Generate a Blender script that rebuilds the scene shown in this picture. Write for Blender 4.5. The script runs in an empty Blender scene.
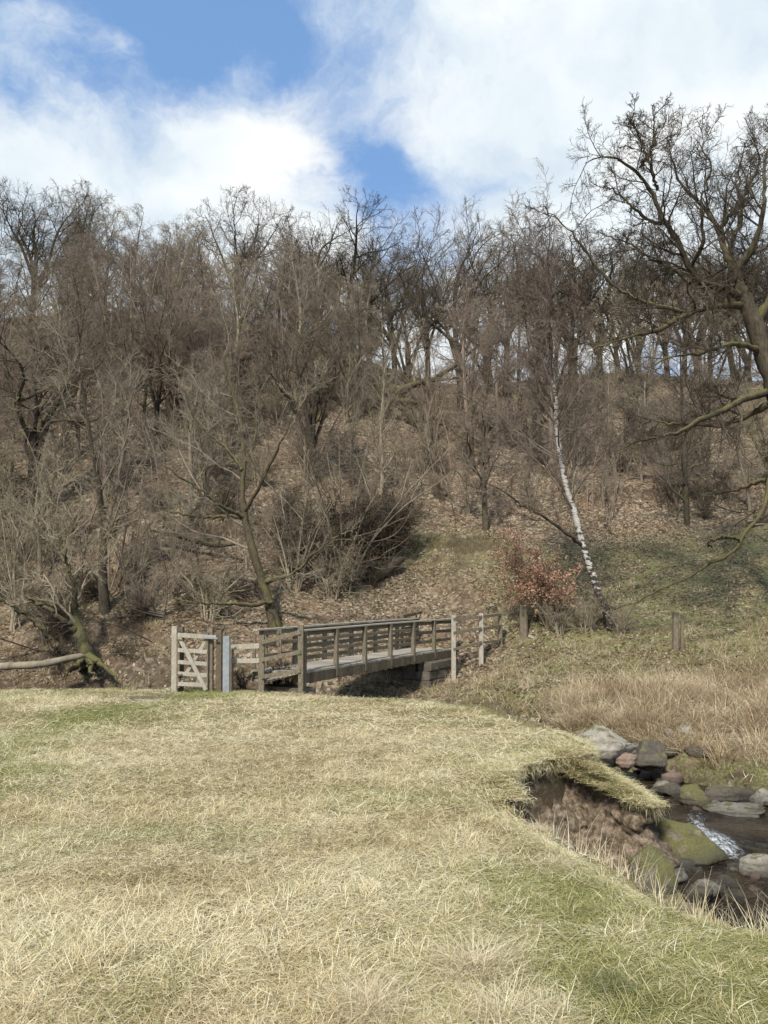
import bpy, math
import numpy as np
from math import radians, sin, cos, pi

S = bpy.context.scene
COL = S.collection
rng = np.random.default_rng(7)

# ------------------------------------------------------------------ camera, sky, sun
FPX = 775.0
PITCH = math.atan(98 / FPX)
CAM = np.array([0.0, 0.0, 1.6])
cam_d = bpy.data.cameras.new('camera')
cam = bpy.data.objects.new('camera', cam_d); COL.objects.link(cam)
cam.location = CAM; cam.rotation_euler = (pi / 2 + PITCH, 0, 0)
cam_d.sensor_width = 36; cam_d.lens = FPX / 1024 * 36
cam_d.clip_start = 0.05; cam_d.clip_end = 3000
S.camera = cam
S.view_settings.view_transform = 'Standard'; S.view_settings.look = 'None'
S.view_settings.exposure = 0.6; S.view_settings.gamma = 1
S.cycles.max_bounces = 5; S.cycles.diffuse_bounces = 2; S.cycles.glossy_bounces = 2
S.cycles.transmission_bounces = 2; S.cycles.transparent_max_bounces = 6
S.cycles.caustics_reflective = False; S.cycles.caustics_refractive = False

SUN_EL, SUN_AZ = 43.0, -160.0         # azimuth from +Y towards +X: the sun stands behind the viewer's left shoulder
sun_dir = np.array([sin(radians(SUN_AZ)) * cos(radians(SUN_EL)), cos(radians(SUN_AZ)) * cos(radians(SUN_EL)), sin(radians(SUN_EL))])
sd = bpy.data.lights.new('sun', 'SUN'); sd.energy = 3.2; sd.angle = radians(5.0); sd.color = (1, .95, .87)
sun = bpy.data.objects.new('sun', sd); COL.objects.link(sun)
from mathutils import Vector
sun.rotation_euler = Vector(sun_dir).to_track_quat('Z', 'Y').to_euler()


class NT:
    """tiny node-tree writer"""
    def __init__(s, nt): s.nt = nt; s.n = nt.nodes; s.l = nt.links; s.n.clear()
    def add(s, t, **kw):
        n = s.n.new(t)
        for k, v in kw.items(): setattr(n, k, v)
        return n
    def put(s, sock, v):
        if v is None: return
        if isinstance(v, bpy.types.NodeSocket): s.l.new(v, sock)
        else: sock.default_value = v
    def math(s, op, a, b=None, c=None, clamp=False):
        n = s.add('ShaderNodeMath', operation=op, use_clamp=clamp)
        s.put(n.inputs[0], a); s.put(n.inputs[1], b); s.put(n.inputs[2], c)
        return n.outputs[0]
    def vec(s, op, a, b=None):
        n = s.add('ShaderNodeVectorMath', operation=op); s.put(n.inputs[0], a); s.put(n.inputs[1], b)
        return n.outputs[1] if op in ('LENGTH', 'DOT_PRODUCT', 'DISTANCE') else n.outputs[0]
    def scale(s, a, f):
        n = s.add('ShaderNodeVectorMath', operation='SCALE'); s.put(n.inputs[0], a); n.inputs[3].default_value = f
        return n.outputs[0]
    def noise(s, v, sc, det=4, rough=.55, dist=0, col=False):
        n = s.add('ShaderNodeTexNoise'); s.put(n.inputs['Vector'], v); n.inputs['Scale'].default_value = sc
        n.inputs['Detail'].default_value = det; n.inputs['Roughness'].default_value = rough; n.inputs['Distortion'].default_value = dist
        return n.outputs[1] if col else n.outputs[0]
    def ramp(s, f, stops, interp='LINEAR'):
        n = s.add('ShaderNodeValToRGB'); s.put(n.inputs[0], f); r = n.color_ramp; r.interpolation = interp
        while len(r.elements) < len(stops): r.elements.new(.5)
        for e, (p, c) in zip(r.elements, stops):
            e.position = p; e.color = (*c, 1) if hasattr(c, '__len__') else (c, c, c, 1)
        return n.outputs[0]
    def mix(s, f, a, b, mode='MIX'):
        n = s.add('ShaderNodeMix', data_type='RGBA', blend_type=mode)
        s.put(n.inputs[0], f)
        for i, v in ((6, a), (7, b)):
            if not isinstance(v, bpy.types.NodeSocket): v = (*v, 1)
            s.put(n.inputs[i], v)
        return n.outputs[2]
    def sstep(s, x, a, b):
        n = s.add('ShaderNodeMapRange', interpolation_type='SMOOTHSTEP'); s.put(n.inputs[0], x)
        n.inputs[1].default_value = a; n.inputs[2].default_value = b
        return n.outputs[0]


def pix_dir(px, py):
    a, v = (px - 384) / FPX, (512 - py) / FPX
    d = np.array([a, cos(PITCH) - v * sin(PITCH), sin(PITCH) + v * cos(PITCH)])
    return d / np.linalg.norm(d)


def P(px, py, dep):
    """world point seen at a photograph position, at the given forward distance"""
    d = pix_dir(px, py)
    return CAM + d * dep / d[1]


w = bpy.data.worlds.new('World'); S.world = w; w.cycles.sampling_method = 'NONE'; w.use_nodes = True
T = NT(w.node_tree)
sky = T.add('ShaderNodeTexSky', sky_type='NISHITA', sun_disc=False)
sky.sun_elevation = radians(SUN_EL); sky.sun_rotation = radians(SUN_AZ); sky.air_density = 1.0; sky.dust_density = .6; sky.ozone_density = 2.0
tc = T.add('ShaderNodeTexCoord').outputs['Generated']
dn = T.noise(tc, 3.2, 6, .6, col=True)
warp = T.vec('ADD', tc, T.scale(T.vec('SUBTRACT', dn, (.5, .5, .5)), .22))
# broad clear and cloudy parts of the sky, as directions
blobs = [(140, 185, .2, .95), (20, 130, .13, .7), (270, 205, .10, .5), (505, 135, .10, .40), (700, 50, .22, .42), (740, 190, .18, .45),
         (600, 230, .14, .3), (250, 120, .08, .3), (50, 30, .17, -1.0), (190, 20, .12, -.75), (320, 80, .12, -.2), (395, 205, .07, -.5),
         (345, 160, .06, -.3), (410, 40, .11, .25), (230, 40, .03, .5), (105, 30, .03, .5), (430, 130, .06, .25), (30, 15, .04, .3)]
acc = None
for px, py, rad, wt in blobs:
    c = pix_dir(px, py)
    q = T.vec('DISTANCE', warp, tuple(c))
    e = T.math('EXPONENT', T.math('MULTIPLY', T.math('POWER', q, 2.0), -1 / rad ** 2))
    acc = T.math('MULTIPLY_ADD', e, wt, acc if acc is not None else .0)
stretch = T.vec('MULTIPLY', warp, (1, 1, 1.5))
n1 = T.noise(stretch, 4.6, 10, .62, .3)
cov = T.math('ADD', T.math('MULTIPLY', T.math('SUBTRACT', n1, .5), 2.6), T.math('ADD', acc, .36))
cov = T.sstep(cov, -.12, 1.0)
n2 = T.noise(T.vec('MULTIPLY', warp, (1, 1, 1.6)), 5.0, 5, .5)
cloud = T.ramp(n2, [(.3, (.42, .50, .58)), (.5, (.58, .63, .66)), (.68, (.69, .70, .69))])
up = T.add('ShaderNodeSeparateXYZ'); T.put(up.inputs[0], tc)
skyc = T.mix(.55, T.mix(1.0, sky.outputs[0], (.105, .105, .105), 'MULTIPLY'), (.17, .33, .62))
full = T.mix(cov, skyc, cloud)
bg = T.add('ShaderNodeBackground'); T.put(bg.inputs[0], full); bg.inputs[1].default_value = 1.0
T.l.new(bg.outputs[0], T.add('ShaderNodeOutputWorld').inputs[0])

# ------------------------------------------------------------------ helpers
def tag(o, label=None, cat=None, group=None, kind=None):
    for k, v in (('label', label), ('category', cat), ('group', group), ('kind', kind)):
        if v: o[k] = v
    return o


def empty(name, loc, label=None, cat=None, group=None):
    o = bpy.data.objects.new(name, None); COL.objects.link(o); o.location = tuple(loc); o.empty_display_size = .2
    return tag(o, label, cat, group)


def mesh(name, V, F, mat, smooth=False, attrs=None, mats=None):
    """V (n,3); F (m,k) one face size"""
    V = np.asarray(V, np.float32); F = np.asarray(F, np.int32)
    me = bpy.data.meshes.new(name)
    m, k = F.shape
    me.vertices.add(len(V)); me.vertices.foreach_set('co', V.ravel())
    me.loops.add(m * k); me.loops.foreach_set('vertex_index', F.ravel())
    me.polygons.add(m); me.polygons.foreach_set('loop_start', np.arange(0, m * k, k, dtype=np.int32))
    me.polygons.foreach_set('use_smooth', np.full(m, smooth))
    for an, (ty, val) in (attrs or {}).items():
        a = me.attributes.new(an, ty, 'POINT')
        a.data.foreach_set('value' if ty in ('FLOAT', 'INT') else 'vector', np.asarray(val, np.int32 if ty == 'INT' else np.float32).ravel())
    me.update(calc_edges=True); me.validate()
    if mat: me.materials.append(mat)
    return me


def link(name, me, parent=None, loc=None):
    o = bpy.data.objects.new(name, me); COL.objects.link(o)
    if parent: o.parent = parent
    if loc is not None: o.location = tuple(loc)
    return o


class MB:
    """collects quads for ONE mesh"""
    def __init__(s): s.V = []; s.F = []; s.n = 0
    def raw(s, V, F):
        s.V.append(np.asarray(V, float)); s.F.append(np.asarray(F, int) + s.n); s.n += len(V)
    def beam(s, a, b, w_, h, up=(0, 0, 1), jit=.0, ch=.12):
        a, b = np.asarray(a, float), np.asarray(b, float)
        d = b - a; L = np.linalg.norm(d); d /= L; up = np.asarray(up, float)
        x = np.cross(d, up); x /= np.linalg.norm(x); y = np.cross(x, d)
        c = ch * min(w_, h)
        ring = [(-w_ / 2 + c, -h / 2), (w_ / 2 - c, -h / 2), (w_ / 2, -h / 2 + c), (w_ / 2, h / 2 - c), (w_ / 2 - c, h / 2), (-w_ / 2 + c, h / 2), (-w_ / 2, h / 2 - c), (-w_ / 2, -h / 2 + c)]
        V = []
        nseg = max(1, int(L / .5))
        for i in range(nseg + 1):
            o = (rng.normal(0, jit, 2) if jit else (0, 0))
            for (p, q) in ring: V.append(a + d * L * i / nseg + x * (p + o[0]) + y * (q + o[1]))
        F = []
        for i in range(nseg):
            for j in range(8):
                k = (j + 1) % 8
                F.append((i * 8 + j, i * 8 + k, i * 8 + 8 + k, i * 8 + 8 + j))
        for base, rev in ((0, True), (nseg * 8, False)):
            for q in ((0, 1, 2, 3), (0, 3, 4, 7), (4, 5, 6, 7)):
                q = [base + t for t in q]; F.append(tuple(q[::-1]) if rev else tuple(q))
        s.raw(V, F)
    def build(s, name, mat, parent=None, origin=None, smooth=False, attrs=None):
        V = np.concatenate(s.V); F = np.concatenate(s.F)
        o3 = np.zeros(3) if origin is None else np.asarray(origin, float)
        me = mesh(name, V - o3, F, mat, smooth, attrs)
        return link(name, me, parent, None if origin is None or parent else o3)


def nrm(a): return a / np.maximum(np.linalg.norm(a, axis=-1, keepdims=True), 1e-9)


_G = np.random.default_rng(99).random((256, 256))
def vnoise(x, y, s=1.0):
    x = np.asarray(x, float) * s + 1000.3; y = np.asarray(y, float) * s + 1000.7
    i, j = np.floor(x).astype(int), np.floor(y).astype(int); fx, fy = x - i, y - j
    fx = fx * fx * (3 - 2 * fx); fy = fy * fy * (3 - 2 * fy)
    g = lambda a, b: _G[a % 256, b % 256]
    return (g(i, j) * (1 - fx) + g(i + 1, j) * fx) * (1 - fy) + (g(i, j + 1) * (1 - fx) + g(i + 1, j + 1) * fx) * fy - .5
def fbm(x, y, s=1.0, o=4):
    return sum(vnoise(x + 17 * k, y - 9 * k, s * 2 ** k) / 2 ** k for k in range(o))
def sm(x, a, b):
    t = np.clip((np.asarray(x, float) - a) / (b - a), 0, 1); return t * t * (3 - 2 * t)

# ------------------------------------------------------------------ terrain height
EDGE = np.array([(-60, 19), (-14, 17.6), (-6, 17.7), (-3.2, 17.9), (-1.7, 17.1), (-.6, 15.9), (.3, 15.1), (1.1, 14.2), (1.75, 12.8), (2.1, 11.2), (2.38, 9.9), (2.25, 9.3),
                 (1.86, 8.85), (1.2, 8.42), (1.16, 7.8), (1.3, 7.1), (1.5, 6.4), (1.72, 5.75), (1.82, 5.2), (1.98, 4.4), (2.1, 3.9), (2.6, 3), (3.1, 1.6), (4, -1), (6, -6), (9, -60)])
STREAM = np.array([(-60, 21.5), (-14, 20.0), (-7, 20.1), (-3, 20.4), (0.2, 20.0), (1.5, 18.0), (2.2, 16.0), (2.9, 14.3), (3.9, 12.9), (4.55, 11.6), (4.3, 9.6), (4.15, 7.9), (4.3, 5.6), (4.9, 3.6), (6, 1), (8.5, -6), (14, -60)])


def seg_dist(X, Y, L):
    best = np.full(X.shape, 1e9); side = np.zeros(X.shape)
    for (ax, ay), (bx, by) in zip(L[:-1], L[1:]):
        dx, dy = bx - ax, by - ay; l2 = dx * dx + dy * dy
        t = np.clip(((X - ax) * dx + (Y - ay) * dy) / l2, 0, 1)
        d = np.hypot(X - ax - t * dx, Y - ay - t * dy)
        cr = dx * (Y - ay) - dy * (X - ax)
        m = d < best - 1e-9; best = np.where(m, d, best); side = np.where(m, np.sign(cr), side)
    return best, side          # side>0 : left of travel


def in_poly(X, Y, L):
    ins = np.zeros(X.shape, bool); n = len(L)
    for i in range(n):
        x1, y1 = L[i]; x2, y2 = L[(i + 1) % n]
        c = ((y1 > Y) != (y2 > Y)) & (X < (x2 - x1) * (Y - y1) / (y2 - y1 + 1e-12) + x1)
        ins ^= c
    return ins


CTRL = [(20, 655, 22), (20, 620, 24.5), (20, 550, 28), (20, 450, 34), (20, 370, 42), (20, 318, 53),
        (150, 640, 22.5), (150, 600, 25), (150, 520, 29.5), (150, 420, 36), (150, 345, 45), (150, 312, 54),
        (260, 640, 22.8), (260, 590, 25.5), (260, 500, 31), (260, 400, 39), (250, 345, 48), (250, 325, 56),
        (350, 655, 23), (370, 610, 25.5), (380, 560, 29), (380, 480, 35), (380, 395, 46), (380, 365, 56),
        (450, 634, 24.5), (450, 590, 27), (450, 550, 30), (450, 530, 32.5), (460, 450, 40), (460, 402, 50), (460, 392, 60),
        (560, 657, 21.5), (560, 605, 25.5), (560, 556, 29), (560, 480, 36), (560, 402, 47), (560, 376, 56),
        (680, 690, 17), (680, 652, 21.5), (680, 600, 24.5), (680, 552, 28.5), (680, 500, 33), (680, 430, 42), (680, 378, 54),
        (800, 690, 16.5), (800, 640, 20), (800, 600, 23), (800, 545, 27), (800, 470, 35), (800, 385, 52),
        (650, 700, 15.8), (600, 700, 16.8), (540, 690, 18.2), (500, 676, 20.3), (700, 720, 14.7), (768, 755, 12.6), (770, 725, 14), (700, 750, 13.2), (560, 722, 15.6), (600, 732, 14), (650, 738, 13.6), (430, 693, 21.4), (408, 694, 21.4), (470, 683, 22), (505, 655, 23.6)]
_cp = np.array([P(*c) for c in CTRL])
extra = np.array([(-40, 24, 1), (-40, 40, 11), (-45, 56, 19), (45, 24, 1.5), (45, 40, 10), (50, 56, 17.5), (12, 8, -.2), (9, 4, -.3), (9, 10, -.45), (20, 4, 0), (20, -6, 0), (40, -20, 0), (30, 12, 0), (-40, 72, 18), (0, 75, 16.5), (40, 75, 18), (-18, 20.5, -.2), (-30, 20.5, -.2)])
_cp = np.vstack([_cp, extra])


def _u(r2): return np.where(r2 > 0, r2 * np.log(np.maximum(r2, 1e-12)), 0)
def _fit(cp, lam=1.5):
    n = len(cp); x, y = cp[:, 0], cp[:, 1]
    K = _u((x[:, None] - x) ** 2 + (y[:, None] - y) ** 2) + lam * np.eye(n)
    Pm = np.c_[np.ones(n), x, y]
    A = np.block([[K, Pm], [Pm.T, np.zeros((3, 3))]])
    return np.linalg.solve(A, np.r_[cp[:, 2], 0, 0, 0])
_w = _fit(_cp)


def hill_z(X, Y):
    X = np.asarray(X, float); Y = np.asarray(Y, float)
    xc = np.clip(X, -50, 50); yc = np.clip(Y, -20, 72); n = len(_cp)
    out = _w[n] + _w[n + 1] * xc + _w[n + 2] * yc
    for k in range(n): out = out + _w[k] * _u((xc - _cp[k, 0]) ** 2 + (yc - _cp[k, 1]) ** 2)
    return out


WATER = -1.12
STEPS = [(3.1, 29.5, 1.9, .6, 3), (2.0, 28.7, .8, .3, 1.5), (2.4, 27.3, .7, .25, 1.2), (2.7, 26.2, .6, .25, 1.2), (-9.5, 25.5, 2.2, .6, 3), (-6.5, 28.5, 2, .5, 2.5), (-12, 29, 2.5, .6, 3), (12, 33.5, 3, .5, 3), (-8.5, 22.6, 2.5, .5, 2), (8, 36, 2.5, .4, 3)]
EPOLY = np.vstack([EDGE, [(-60, -60)]])


def chan_w(X, Y):
    return (.95 + .35 * fbm(X, Y, .6, 2)) * (.5 + .5 * sm(Y, 13.2, 10.5)) + .25 * sm(Y, 9.5, 7.5)


def ground_z(X, Y, parts=False):
    X = np.asarray(X, float); Y = np.asarray(Y, float)
    # meadow
    me = .035 * fbm(X, Y, .7, 3) + .05 * fbm(X, Y, .18, 2) + .025 * fbm(X, Y, 3.0, 2)
    me = me - .16 * sm(Y, 13.2, 17.2)
    de, _ = seg_dist(X, Y, EDGE)
    ins = in_poly(X, Y, EPOLY)
    sd_ = np.where(ins, de, -de)
    # banks and hillside
    h = hill_z(X, Y)
    h = h + .22 * fbm(X, Y, .35, 4) * sm(Y, 18, 26) + .12 * fbm(X, Y, 1.1, 3) * sm(Y, 17, 24) + .07 * fbm(X, Y, 1.5, 3)
    for cx, cy, wx, hh, dy in STEPS:
        yy = Y - cy - .25 * np.sin((X - cx) * 2.1) - .3 * fbm(X, Y, .9, 3)
        h = h + hh * np.exp(-np.abs((X - cx) / wx) ** 3) * (sm(yy, 0, .22) - sm(yy, .3, dy))
    ds, _ = seg_dist(X, Y, STREAM)
    wdt = chan_w(X, Y)
    bed = WATER - .22 + .14 * fbm(X, Y, 2.2, 3)
    k = sm(ds, wdt, wdt + .55)
    k2 = sm(ds, wdt * .9, wdt + 2.2)
    low = bed + (.40 + .25 * fbm(X, Y, 1.3, 3)) * k
    bank = np.minimum(h, low + np.maximum(ds - wdt, 0) * np.where(X > 2.8, .38, 1.0) + k2 * .2)
    bank = np.where(ds < 5, np.minimum(h, bank), h)
    # from the meadow edge down to the stream
    me = me - .27 * sm(sd_, .75, 0) * sm(Y, 8.1, 7.3) * sm(Y, 3.8, 5.2)
    stp = .10 + .55 * sm(Y, 7.6, 6.9) * sm(Y, 2.0, 3.5) + .9 * sm(Y, 9.6, 10.5)      # width of the drop: cliff in the scar, softer elsewhere
    t = sm(-sd_, 0, stp + .02)
    h0 = bank; bank = np.where(-sd_ < 1.6, np.minimum(bank, me - .02), bank) if False else bank
    lip = .06 * sm(sd_, .5, .0)
    terr = np.maximum(low, bed)
    # slumped turf ledge under the scar
    out = np.where(sd_ > 0, me - lip * (Y > 9.4), me * (1 - t) + bank * t)
    side = sd_ <= 0
    z = out
    if parts: return z, sd_, ds
    return z


def GZ(x, y): return float(ground_z(np.array([x]), np.array([y]))[0])

# ------------------------------------------------------------------ materials
def new_mat(name):
    m = bpy.data.materials.new(name); m.use_nodes = True
    return m, NT(m.node_tree)


def finish(T, col, rough=.9, bump=None, bdist=.02, bstr=.6, spec=.2, trans=0, normal=None):
    b = T.add('ShaderNodeBsdfPrincipled'); T.put(b.inputs['Base Color'], col if isinstance(col, bpy.types.NodeSocket) else (*col, 1))
    T.put(b.inputs['Roughness'], rough); b.inputs['Specular IOR Level'].default_value = spec
    if bump is not None:
        n = T.add('ShaderNodeBump'); n.inputs['Distance'].default_value = bdist; n.inputs['Strength'].default_value = bstr
        T.put(n.inputs['Height'], bump); T.l.new(n.outputs[0], b.inputs['Normal'])
    out = T.add('ShaderNodeOutputMaterial')
    if trans:
        tr = T.add('ShaderNodeBsdfTranslucent'); T.put(tr.inputs[0], col)
        mx = T.add('ShaderNodeMixShader'); mx.inputs[0].default_value = trans
        T.l.new(b.outputs[0], mx.inputs[1]); T.l.new(tr.outputs[0], mx.inputs[2]); T.l.new(mx.outputs[0], out.inputs[0])
    else: T.l.new(b.outputs[0], out.inputs[0])


def pos(T): return T.add('ShaderNodeNewGeometry').outputs['Position']
def obj(T): return T.add('ShaderNodeTexCoord').outputs['Object']
def island(T): return T.add('ShaderNodeNewGeometry').outputs['Random Per Island']


def attr(T, name, ty='GEOMETRY'):
    a = T.add('ShaderNodeAttribute', attribute_type=ty); a.attribute_name = name; return a.outputs['Fac']


STRAW = [(.0, (.30, .21, .10)), (.3, (.60, .48, .26)), (.7, (.78, .66, .40)), (1.0, (.88, .80, .56))]


def mk_meadow():
    m, T = new_mat('meadow_turf'); p = pos(T); g = attr(T, 'green'); so = attr(T, 'soil')
    n = T.noise(p, 9, 6, .7); n2 = T.noise(p, 60, 4, .7)
    f = T.math('ADD', T.math('MULTIPLY', n, .5), T.math('MULTIPLY', n2, .5))
    straw = T.ramp(f, [(.3, (.075, .055, .024)), (.5, (.18, .14, .065)), (.7, (.36, .29, .15))])
    gr = T.ramp(f, [(.3, (.05, .06, .018)), (.5, (.14, .16, .045)), (.7, (.27, .27, .09))])
    c = T.mix(g, straw, gr)
    soil = T.ramp(T.noise(p, 14, 6, .7), [(.32, (.03, .022, .015)), (.5, (.14, .105, .07)), (.66, (.32, .25, .18))])
    c = T.mix(so, c, soil)
    finish(T, c, .95, f, .02, .8); return m


def mk_litter():
    m, T = new_mat('leaf_litter_slope'); p = pos(T); g = attr(T, 'green'); so = attr(T, 'soil')
    v = T.add('ShaderNodeTexVoronoi'); v.inputs['Scale'].default_value = 11; T.put(v.inputs['Vector'], T.vec('ADD', p, T.scale(T.noise(p, 14, 3, .6, col=True), .1)))
    sp = T.add('ShaderNodeSeparateColor'); T.put(sp.inputs[0], v.outputs['Color'])
    leaf = T.ramp(sp.outputs[0], [(0, (.08, .06, .04)), (.35, (.155, .118, .078)), (.7, (.255, .20, .135)), (.95, (.40, .335, .24))])
    big = T.noise(p, .55, 4, .6)
    leaf = T.mix(T.sstep(big, .42, .62), leaf, T.mix(.3, leaf, (.25, .14, .08)))
    dk = T.noise(p, 2.4, 6, .65)
    leaf = T.mix(T.sstep(dk, .50, .66), leaf, (.10, .085, .045))
    n2 = T.noise(p, 25, 5, .7)
    gr = T.ramp(n2, [(.3, (.08, .08, .03)), (.5, (.18, .175, .07)), (.7, (.33, .30, .15))])
    gm = T.math('MULTIPLY', g, T.sstep(T.noise(p, 1.6, 6, .7), .30, .50))
    gm = T.math('MULTIPLY', gm, T.math('SUBTRACT', 1.0, T.math('MULTIPLY', T.sstep(sp.outputs[1], .72, .8), .85)))
    c = T.mix(gm, leaf, gr)
    soil = T.ramp(n2, [(.3, (.028, .02, .014)), (.55, (.075, .05, .033)), (.75, (.15, .10, .066))])
    c = T.mix(so, c, soil)
    hgt = T.math('ADD', T.math('MULTIPLY', sp.outputs[2], .5), n2)
    finish(T, c, .95, hgt, .05, .8); return m


def mk_bark(name, a, b, moss=.0, sc=14, spec=.15):
    m, T = new_mat(name); o = obj(T); ge = T.add('ShaderNodeNewGeometry')
    oi = T.add('ShaderNodeObjectInfo').outputs['Random']
    n = T.noise(T.vec('MULTIPLY', o, (1, 1, .3)), sc, 5, .7)
    c = T.ramp(n, [(.3, a), (.7, b)])
    c = T.mix(1.0, c, T.ramp(oi, [(0, (.72, .70, .66)), (.5, (1, .97, .9)), (1, (1.2, 1.14, 1.0))]), 'MULTIPLY')
    if moss:
        z = T.add('ShaderNodeSeparateXYZ'); T.put(z.inputs[0], ge.outputs['Normal'])
        mm = T.math('ADD', T.math('MULTIPLY', z.outputs[2], .35), T.noise(ge.outputs['Position'], 1.6, 5, .6))
        mm = T.math('MULTIPLY', T.sstep(mm, .62 - moss * .25, .8 - moss * .2), .9)
        mo = T.ramp(T.noise(o, 30, 3, .6), [(.3, (.075, .072, .025)), (.7, (.17, .155, .06))])
        c = T.mix(mm, c, mo)
    finish(T, c, .9, n, .03, .8, spec); return m


def mk_birch():
    m, T = new_mat('birch_bark'); o = obj(T)
    n = T.noise(T.vec('MULTIPLY', o, (2.2, 2.2, 5.5)), 2.0, 5, .65)
    n2 = T.noise(T.vec('MULTIPLY', o, (1, 1, 6)), 6, 4, .6)
    z = T.add('ShaderNodeSeparateXYZ'); T.put(z.inputs[0], o)
    low = T.math('SUBTRACT', .14, T.math('MULTIPLY', z.outputs[2], .06)); low = T.math('MAXIMUM', low, -.03)
    k = T.sstep(T.math('ADD', n, low), .50, .56)
    k = T.math('MAXIMUM', k, T.sstep(T.math('ADD', z.outputs[2], T.math('MULTIPLY', n, 3.0)), 8.0, 9.6))
    c = T.mix(k, T.ramp(n2, [(.35, (.34, .32, .28)), (.6, (.60, .57, .51))]), (.06, .048, .04))
    finish(T, c, .8, n2, .01, .5); return m


def mk_wood(name, a, b, alg=.3):
    m, T = new_mat(name); o = obj(T); r = island(T)
    ps = T.vec('ADD', o, T.scale(r, 3.0)) if False else o
    n = T.noise(T.vec('MULTIPLY', ps, (6, 6, 2.0)), 6, 6, .7)
    n2 = T.noise(ps, 2.2, 5, .6)
    c = T.ramp(n, [(.3, a), (.68, b)])
    c = T.mix(T.math('MULTIPLY', T.sstep(n2, .45, .65), alg), c, (.12, .125, .06))
    c = T.mix(1.0, c, T.ramp(r, [(0, (.72, .72, .72)), (1, (1.15, 1.12, 1.08))]), 'MULTIPLY')
    finish(T, c, .88, n, .008, .7); return m


def mk_rock(name, a, b, moss=.4):
    m, T = new_mat(name); o = obj(T); ge = T.add('ShaderNodeNewGeometry')
    n = T.noise(o, 5, 7, .7); n3 = T.noise(o, 28, 4, .7)
    c = T.ramp(T.math('ADD', T.math('MULTIPLY', n, .65), T.math('MULTIPLY', n3, .35)), [(.33, a), (.62, b)])
    z = T.add('ShaderNodeSeparateXYZ'); T.put(z.inputs[0], ge.outputs['Normal'])
    mm = T.math('ADD', T.math('MULTIPLY', z.outputs[2], .25), T.noise(o, 2.4, 5, .65))
    mm = T.sstep(mm, .86 - .45 * moss, .96 - .42 * moss)
    c = T.mix(mm, c, T.ramp(n3, [(.3, (.07, .07, .025)), (.7, (.21, .19, .07))]))
    wet = T.add('ShaderNodeSeparateXYZ'); T.put(wet.inputs[0], ge.outputs['Position'])
    wk = T.sstep(wet.outputs[2], WATER + .22, WATER + .02)
    c = T.mix(T.math('MULTIPLY', wk, .65), c, (.02, .016, .012))
    finish(T, c, T.ramp(wk, [(0, .9), (1, .25)]), n3, .02, .8, .4); return m


def mk_water():
    m, T = new_mat('stream_water'); p = pos(T)
    sx = T.add('ShaderNodeSeparateXYZ'); T.put(sx.inputs[0], p)
    n = T.noise(T.vec('MULTIPLY', p, (1.6, 1, 1)), 2.6, 5, .6, .8); n2 = T.noise(p, 14, 3, .6)
    fo = attr(T, 'foam')
    fn = T.noise(T.vec('MULTIPLY', p, (1.0, .5, 1)), 13, 7, .8, 1.6)
    k = T.sstep(T.math('ADD', T.math('MULTIPLY', fo, .5), fn), .86, 1.08)
    col = T.mix(k, T.ramp(T.noise(p, 1.2, 4, .6), [(.35, (.016, .013, .009)), (.65, (.06, .042, .024))]), (.62, .64, .64))
    h = T.math('ADD', n, T.math('MULTIPLY', n2, .3))
    b = T.add('ShaderNodeBsdfPrincipled'); T.put(b.inputs['Base Color'], col)
    T.put(b.inputs['Roughness'], T.ramp(k, [(0, .06), (1, .7)])); b.inputs['IOR'].default_value = 1.33
    bn = T.add('ShaderNodeBump'); bn.inputs['Distance'].default_value = .22; bn.inputs['Strength'].default_value = 1.0
    T.put(bn.inputs['Height'], h); T.l.new(bn.outputs[0], b.inputs['Normal'])
    T.l.new(b.outputs[0], T.add('ShaderNodeOutputMaterial').inputs[0]); return m


def mk_blade(name, straw, green, gattr=True, trans=.3):
    m, T = new_mat(name); r = attr(T, 'rnd')
    s1 = T.ramp(r, straw); g1 = T.ramp(r, green)
    if gattr:
        g = attr(T, 'tint')
        k = T.math('GREATER_THAN', g, T.math('FRACT', T.math('MULTIPLY', r, 37.7)))
        c = T.mix(k, s1, g1)
    else: c = s1
    finish(T, c, .75, spec=.25, trans=trans); return m


def mk_leaf(name, stops, trans=.25):
    m, T = new_mat(name); finish(T, T.ramp(island(T), stops), .8, spec=.2, trans=trans); return m


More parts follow.
